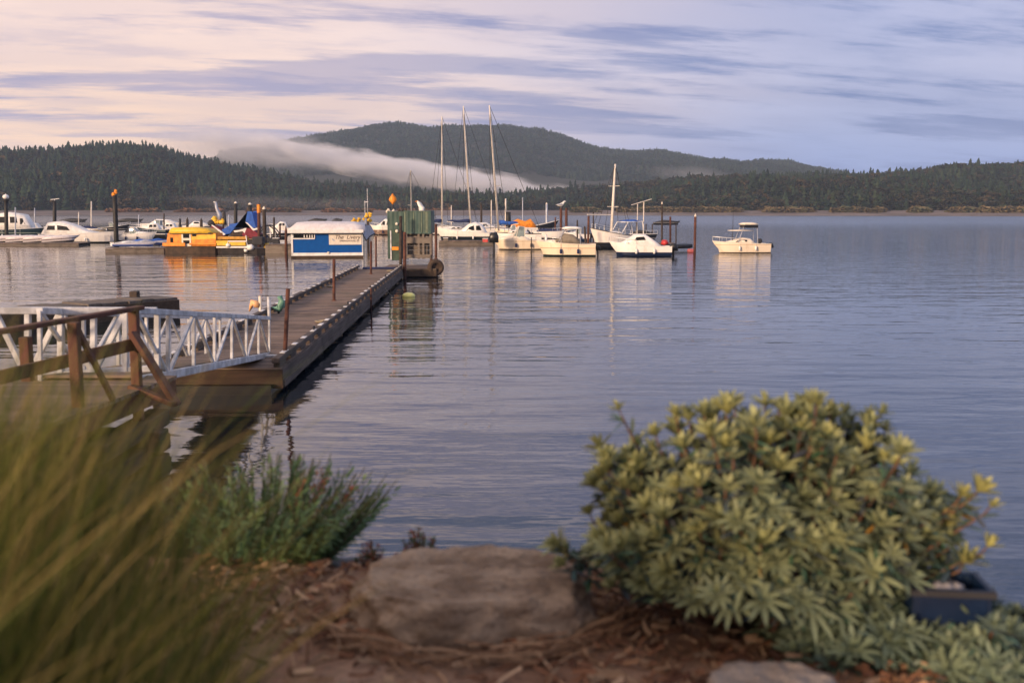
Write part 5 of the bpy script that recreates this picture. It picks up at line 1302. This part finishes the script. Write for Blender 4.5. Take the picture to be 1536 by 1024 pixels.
def lupine_bush(label, cx, cy, rx, ry, H, N, seed, base_z, lean=(0, 0), extra_tips=(), leafL=.092, name='shrub', yellowness=1.0):
    random.seed(seed)
    t = thing(name, label, 'shrub', (cx, cy, base_z), 0, None)
    V, Fc, C = [], [], []; sm = MB()
    tips = []
    tries = 0
    while len(tips) < N and tries < N * 60:
        tries += 1
        a = random.uniform(0, 2 * math.pi); v = random.uniform(-.12, 1); ph = math.asin(max(-1, min(1, v)))
        k = random.uniform(.62, 1.0) ** .6
        d = Vector((math.cos(a) * math.cos(ph), math.sin(a) * math.cos(ph), math.sin(ph)))
        lump = 1 + .34 * mnoise.noise(d * 2.2 + Vector((seed, 0, 0)))
        p = Vector((d.x * rx, d.y * ry, H * .36 + d.z * H * .64)) * 1.0
        p = Vector((p.x * k * lump + lean[0] * max(0, d.z), p.y * k * lump + lean[1] * d.z, max(.03, p.z * (k * .5 + .5) * lump)))
        if random.random() < .06 and d.z > .1: p = p * random.uniform(1.06, 1.2)
        if any((p - q[0]).length < .050 for q in tips): continue
        tips.append((p, d, k))
    for e in extra_tips: tips.append((Vector(e[0]) - Vector((cx, cy, base_z)), Vector(e[1]), 1.0, e[2] if len(e) > 2 else 1))
    for tp in tips:
        p, d, k = tp[0], tp[1], tp[2]
        ex = len(tp) > 3
        outer = (k - .6) / .4
        topness = max(0, min(1, p.z / H))
        yl = max(0, min(1, .25 + .75 * outer * topness * random.uniform(.4, 1.3) + max(0, .45 * -p.x / rx)))  # outer tops are new growth; the left side has sunlight painted in as yellow
        yl *= yellowness
        c_old = (.075, .122, .102); c_yng_sunlit = (.28, .27, .09)
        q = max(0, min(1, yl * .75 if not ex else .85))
        col = [a_ * (1 - q) + b_ * q for a_, b_ in zip(c_old, c_yng_sunlit)]
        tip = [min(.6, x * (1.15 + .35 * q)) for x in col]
        ax = (d * .75 + Vector((0, 0, .75)) + Vector((random.uniform(-.3, .3), random.uniform(-.3, .3), 0))).normalized()
        big = random.uniform(.6, 1.25)
        op = random.uniform(.95, 1.35) if q < .55 else random.uniform(.65, 1.0)
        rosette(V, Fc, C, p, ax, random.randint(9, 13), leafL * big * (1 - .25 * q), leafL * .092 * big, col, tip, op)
        if random.random() < .018:
            leaf_geo(V, Fc, C, p, ax * .3 + Vector((random.uniform(-1, 1), random.uniform(-1, .2), -.3)), Vector((0, 0, 1)), leafL * .8, leafL * .08, (.6, .34, .05), (.6, .30, .04))
        foot = Vector((p.x * .18, p.y * .18, .0)); mid = foot.lerp(p, .55) - Vector((0, 0, .03)) + Vector((random.uniform(-.03, .03), random.uniform(-.03, .03), 0))
        if ex: mid = foot.lerp(p, .5) + Vector((-.05, 0, -.05))
        sm.tube([foot, mid, p - ax * .03, p], [.008, .0055, .004, .003], 5)
        # leaves along the stem inside the crown
        for f in (.62, .76, .88):
            b = mid.lerp(p, f)
            for j in range(5):
                dd = Vector((random.gauss(0, 1), random.gauss(0, 1), random.uniform(-.3, .7)))
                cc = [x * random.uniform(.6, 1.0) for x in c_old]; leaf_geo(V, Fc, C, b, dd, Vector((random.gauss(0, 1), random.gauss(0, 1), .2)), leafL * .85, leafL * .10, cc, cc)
    sm.build('stem', STEM, t, True)
    np_mesh('foliage', np.array([tuple(v) for v in V]), np.array(Fc), LEAF, np.array(C), t, smooth=False)
    return t
BX = aty(1120, 800, 3.35).x
ex = []
for px, py, Y in ((1090, 622, 3.35), (1222, 612, 3.3), (1245, 618, 3.3), (1195, 630, 3.35), (1180, 640, 3.3), (1300, 675, 3.2), (1325, 690, 3.2), (1345, 700, 3.15)):
    ex.append((aty(px, py, Y), (random.uniform(-.2, .2), 0, 1), 1))
for px, py, Y in ((1440, 745, 3.1), (1465, 738, 3.1), (1485, 760, 3.1), (1415, 780, 3.15), (1480, 820, 3.1), (1445, 845, 3.1), (1410, 790, 3.2)):
    ex.append((aty(px, py, Y), (.8, -.1, .6), 1))
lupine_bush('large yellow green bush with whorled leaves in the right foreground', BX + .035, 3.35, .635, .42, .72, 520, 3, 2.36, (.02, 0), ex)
b2 = aty(1262, 900, 3.25)
lupine_bush('lower dark green whorled bush filling the right corner beside the crate', b2.x, 3.12, .24, .22, .17, 70, 9, 2.34, yellowness=.35)
b3 = aty(1480, 990, 2.95)
lupine_bush('small whorled plant at the bottom right corner', b3.x + .05, 3.0, .30, .22, .17, 90, 12, 2.33, yellowness=.35)

def needle_shrub():
    random.seed(5); cx, cy = aty(402, 800, 4.25).x, 4.25; gz = bank_z(cx, cy)
    t = thing('shrub', 'dark green feathery shrub left of the boulder at the water edge', 'shrub', (cx, cy, gz), 0, None)
    V, Fc, C = [], [], []; sm = MB()
    for i in range(230):
        a = random.uniform(0, 6.28); r = random.random() ** .6
        foot = Vector((math.cos(a) * .2 * r, math.sin(a) * .2 * r, 0))
        d = Vector((math.cos(a) * r * .62 + .14, math.sin(a) * r * .6, 1.0 - .3 * r)).normalized(); L_ = random.uniform(.30, .52)
        g = random.random(); col = (.05 + .05 * g, .10 + .06 * g, .045 + .01 * g)
        if random.random() < .03: col = (.18, .06, .03)
        pts = [foot + d * (L_ * k / 6) + Vector((0, 0, .04 * (k / 6) ** 2)) for k in range(7)]; sm.tube(pts, [.004, .004, .003, .003, .003, .002, .002], 4)
        for k in range(44):
            f = .18 + .82 * k / 44; b = foot + d * (L_ * f); rr = Vector((random.gauss(0, 1), random.gauss(0, 1), random.gauss(0, 1)))
            dd = (d * 1.0 + rr * .6).normalized(); leaf_geo(V, Fc, C, b, dd, rr.cross(d), random.uniform(.035, .055), .0058, col, tuple(x * 1.3 for x in col), K=2)
    sm.build('stem', plain('olive stem', (.06, .06, .03), .8, .3), t, True)
    np_mesh('foliage', np.array([tuple(v) for v in V]), np.array(Fc), LEAF, np.array(C), t)
needle_shrub()
def small_cover(label, px, py, Y, w, h, n, cols, seed):
    random.seed(seed); c = aty(px, py, Y); gz = bank_z(c.x, Y)
    t = thing('ground_plant', label, 'plant', (c.x, Y, gz), 0, None); V, Fc, C = [], [], []; sm = MB()
    H = max(h, c.z - gz)
    for i in range(n):
        x = random.gauss(0, w * .4); y = random.gauss(0, w * .25); hh = H * random.uniform(.5, 1.1) * max(.3, 1 - (x / w) ** 2)
        foot = Vector((x * .7, y * .7, 0)); p = Vector((x, y, hh)); sm.tube([foot, p], [.003, .002], 4)
        for k in range(10):
            b = foot.lerp(p, random.uniform(.45, 1)); col = cols[random.randrange(len(cols))]
            leaf_geo(V, Fc, C, b, Vector((random.gauss(0, 1), random.gauss(0, 1), random.uniform(0, 1))), Vector((random.gauss(0, 1), random.gauss(0, 1), 0.1)), .028, .006, col, col, K=2)
    sm.build('stem', STEM, t); np_mesh('foliage', np.array([tuple(v) for v in V]), np.array(Fc), LEAF, np.array(C), t)
small_cover('low reddish green plant behind the flat boulder', 628, 800, 4.1, .16, .1, 60, [(.06, .10, .05), (.09, .12, .05), (.25, .06, .03)], 21)
small_cover('sparse low plant between the left shrub and the boulder', 555, 812, 4.1, .10, .08, 30, [(.06, .10, .05), (.22, .06, .03)], 22)

def tall_grass():
    g = np.random.default_rng(5); V = []; Fc = []; C = []
    N = 19000; K = 7
    for i in range(N):
        x = g.uniform(-2.1, -.34); y = g.uniform(.85, 2.4)
        e = (-.40 - x) / .9
        # right border of the tussocks follows the path edge
        if x > -.40 - .24 * (y - 1.0) + .06 * math.sin(y * 5): continue
        h = g.uniform(.6, 1.08) * (.42 + .88 * min(1, max(0, e * 1.15)) ) * (1.02 if y > 1.5 else .9)
        lean = np.array([g.normal(.17, .17), g.normal(-.02, .14)]); curve = g.uniform(.15, .5)
        w = g.uniform(.0014, .0034)
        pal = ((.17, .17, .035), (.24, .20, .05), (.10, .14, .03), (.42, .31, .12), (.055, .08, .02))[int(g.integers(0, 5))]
        z0 = 2.33; b = len(V); a = g.uniform(0, 3.14); sx_, sy_ = math.cos(a) * w, math.sin(a) * w
        for k in range(K + 1):
            f = k / K; ww = (1 - f) ** .6 + .05
            px_ = x + lean[0] * h * (f * .5 + curve * f * f * 1.5); py_ = y + lean[1] * h * f; pz = z0 + h * (f - .35 * curve * f ** 3)
            V += [(px_ - sx_ * ww, py_ - sy_ * ww, pz), (px_ + sx_ * ww, py_ + sy_ * ww, pz)]
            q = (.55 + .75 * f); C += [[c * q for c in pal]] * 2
        for k in range(K): Fc.append((b + 2 * k, b + 2 * k + 1, b + 2 * k + 3, b + 2 * k + 2))
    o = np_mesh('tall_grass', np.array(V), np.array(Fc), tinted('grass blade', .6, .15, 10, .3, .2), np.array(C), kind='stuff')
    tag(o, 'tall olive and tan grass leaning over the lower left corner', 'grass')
tall_grass()

def litter():
    g = np.random.default_rng(8); V = []; Fc = []; C = []
    def stick(p, a, L_, w, col, bend=0., tilt=0.):
        K = 4 if L_ > .08 else 1
        b = len(V); d = np.array([math.cos(a), math.sin(a)]); n = np.array([-d[1], d[0]])
        for k in range(K + 1):
            f = k / K - .5; q = p[:2] + d * L_ * f + n * bend * (f * f * 4 - .3) * L_
            z = p[2] + tilt * f * L_
            for s_, zz in ((-1, 0), (0, w * .9), (1, 0)): V.append((q[0] + n[0] * w * s_ * .5, q[1] + n[1] * w * s_ * .5, z + zz)); C.append(col)
        for k in range(K):
            a_ = b + 3 * k; Fc.append((a_, a_ + 3, a_ + 4, a_ + 1)); Fc.append((a_ + 1, a_ + 4, a_ + 5, a_ + 2))
    pal = [(.20, .09, .045), (.30, .16, .08), (.12, .05, .026), (.44, .27, .15), (.26, .115, .055), (.52, .34, .20)]
    for i in range(6500):
        x = g.uniform(-1.3, 1.9); y = g.uniform(2.4, 4.6)
        dens = .12 + .9 * math.exp(-((x + .15) ** 2 / .16 + (y - 3.1) ** 2 / .05)) * .5 + (.9 if x > .22 and y > 2.7 else 0) + (.8 if (x < -.45 and y > 3.2) else 0)
        if g.random() > dens: continue
        z = bank_z(x, y) + g.uniform(.0, .03); c = np.array(pal[int(g.integers(0, 6))]) * g.uniform(.5, 1.2)
        stick(np.array([x, y, z]), g.uniform(0, 6.28), g.uniform(.02, .09), g.uniform(.005, .016), c, g.normal(0, .1), g.normal(0, .25))
    for i in range(130):     # long dry stems wrapped round the boulder
        th = g.uniform(math.pi * 1.0, math.pi * 2.05); rx, ry = .50 * g.uniform(.92, 1.2), .40 * g.uniform(.92, 1.15)
        x, y = -.15 + rx * math.cos(th), 3.42 + ry * math.sin(th); a = math.atan2(ry * math.cos(th), -rx * math.sin(th))
        c = np.array([(.30, .16, .08), (.22, .11, .055), (.40, .24, .13)][int(g.integers(0, 3))]) * g.uniform(.6, 1.1)
        stick(np.array([x, y, bank_z(x, y) + g.uniform(.005, .05)]), a + g.normal(0, .15), g.uniform(.15, .35), g.uniform(.004, .008), c, -g.uniform(.05, .18), g.normal(0, .1))
    o = np_mesh('wood_chips', np.array(V), np.array(Fc), tinted('bark mulch', .85, .3, 60), np.array(C), kind='stuff')
    tag(o, 'reddish brown bark chips and dry stems strewn over the earth', 'wood chips')
litter()

# ------------------------------------------------------------------ render settings
S.view_settings.view_transform = 'Standard'; S.view_settings.look = 'None'; S.view_settings.gamma = 1
S.view_settings.exposure = .36
S.render.engine = 'CYCLES'
S.cycles.use_denoising = True
S.cycles.volume_bounces = 3; S.cycles.max_bounces = 6; S.cycles.transparent_max_bounces = 8
S.cycles.use_adaptive_sampling = True
S.render.film_transparent = False
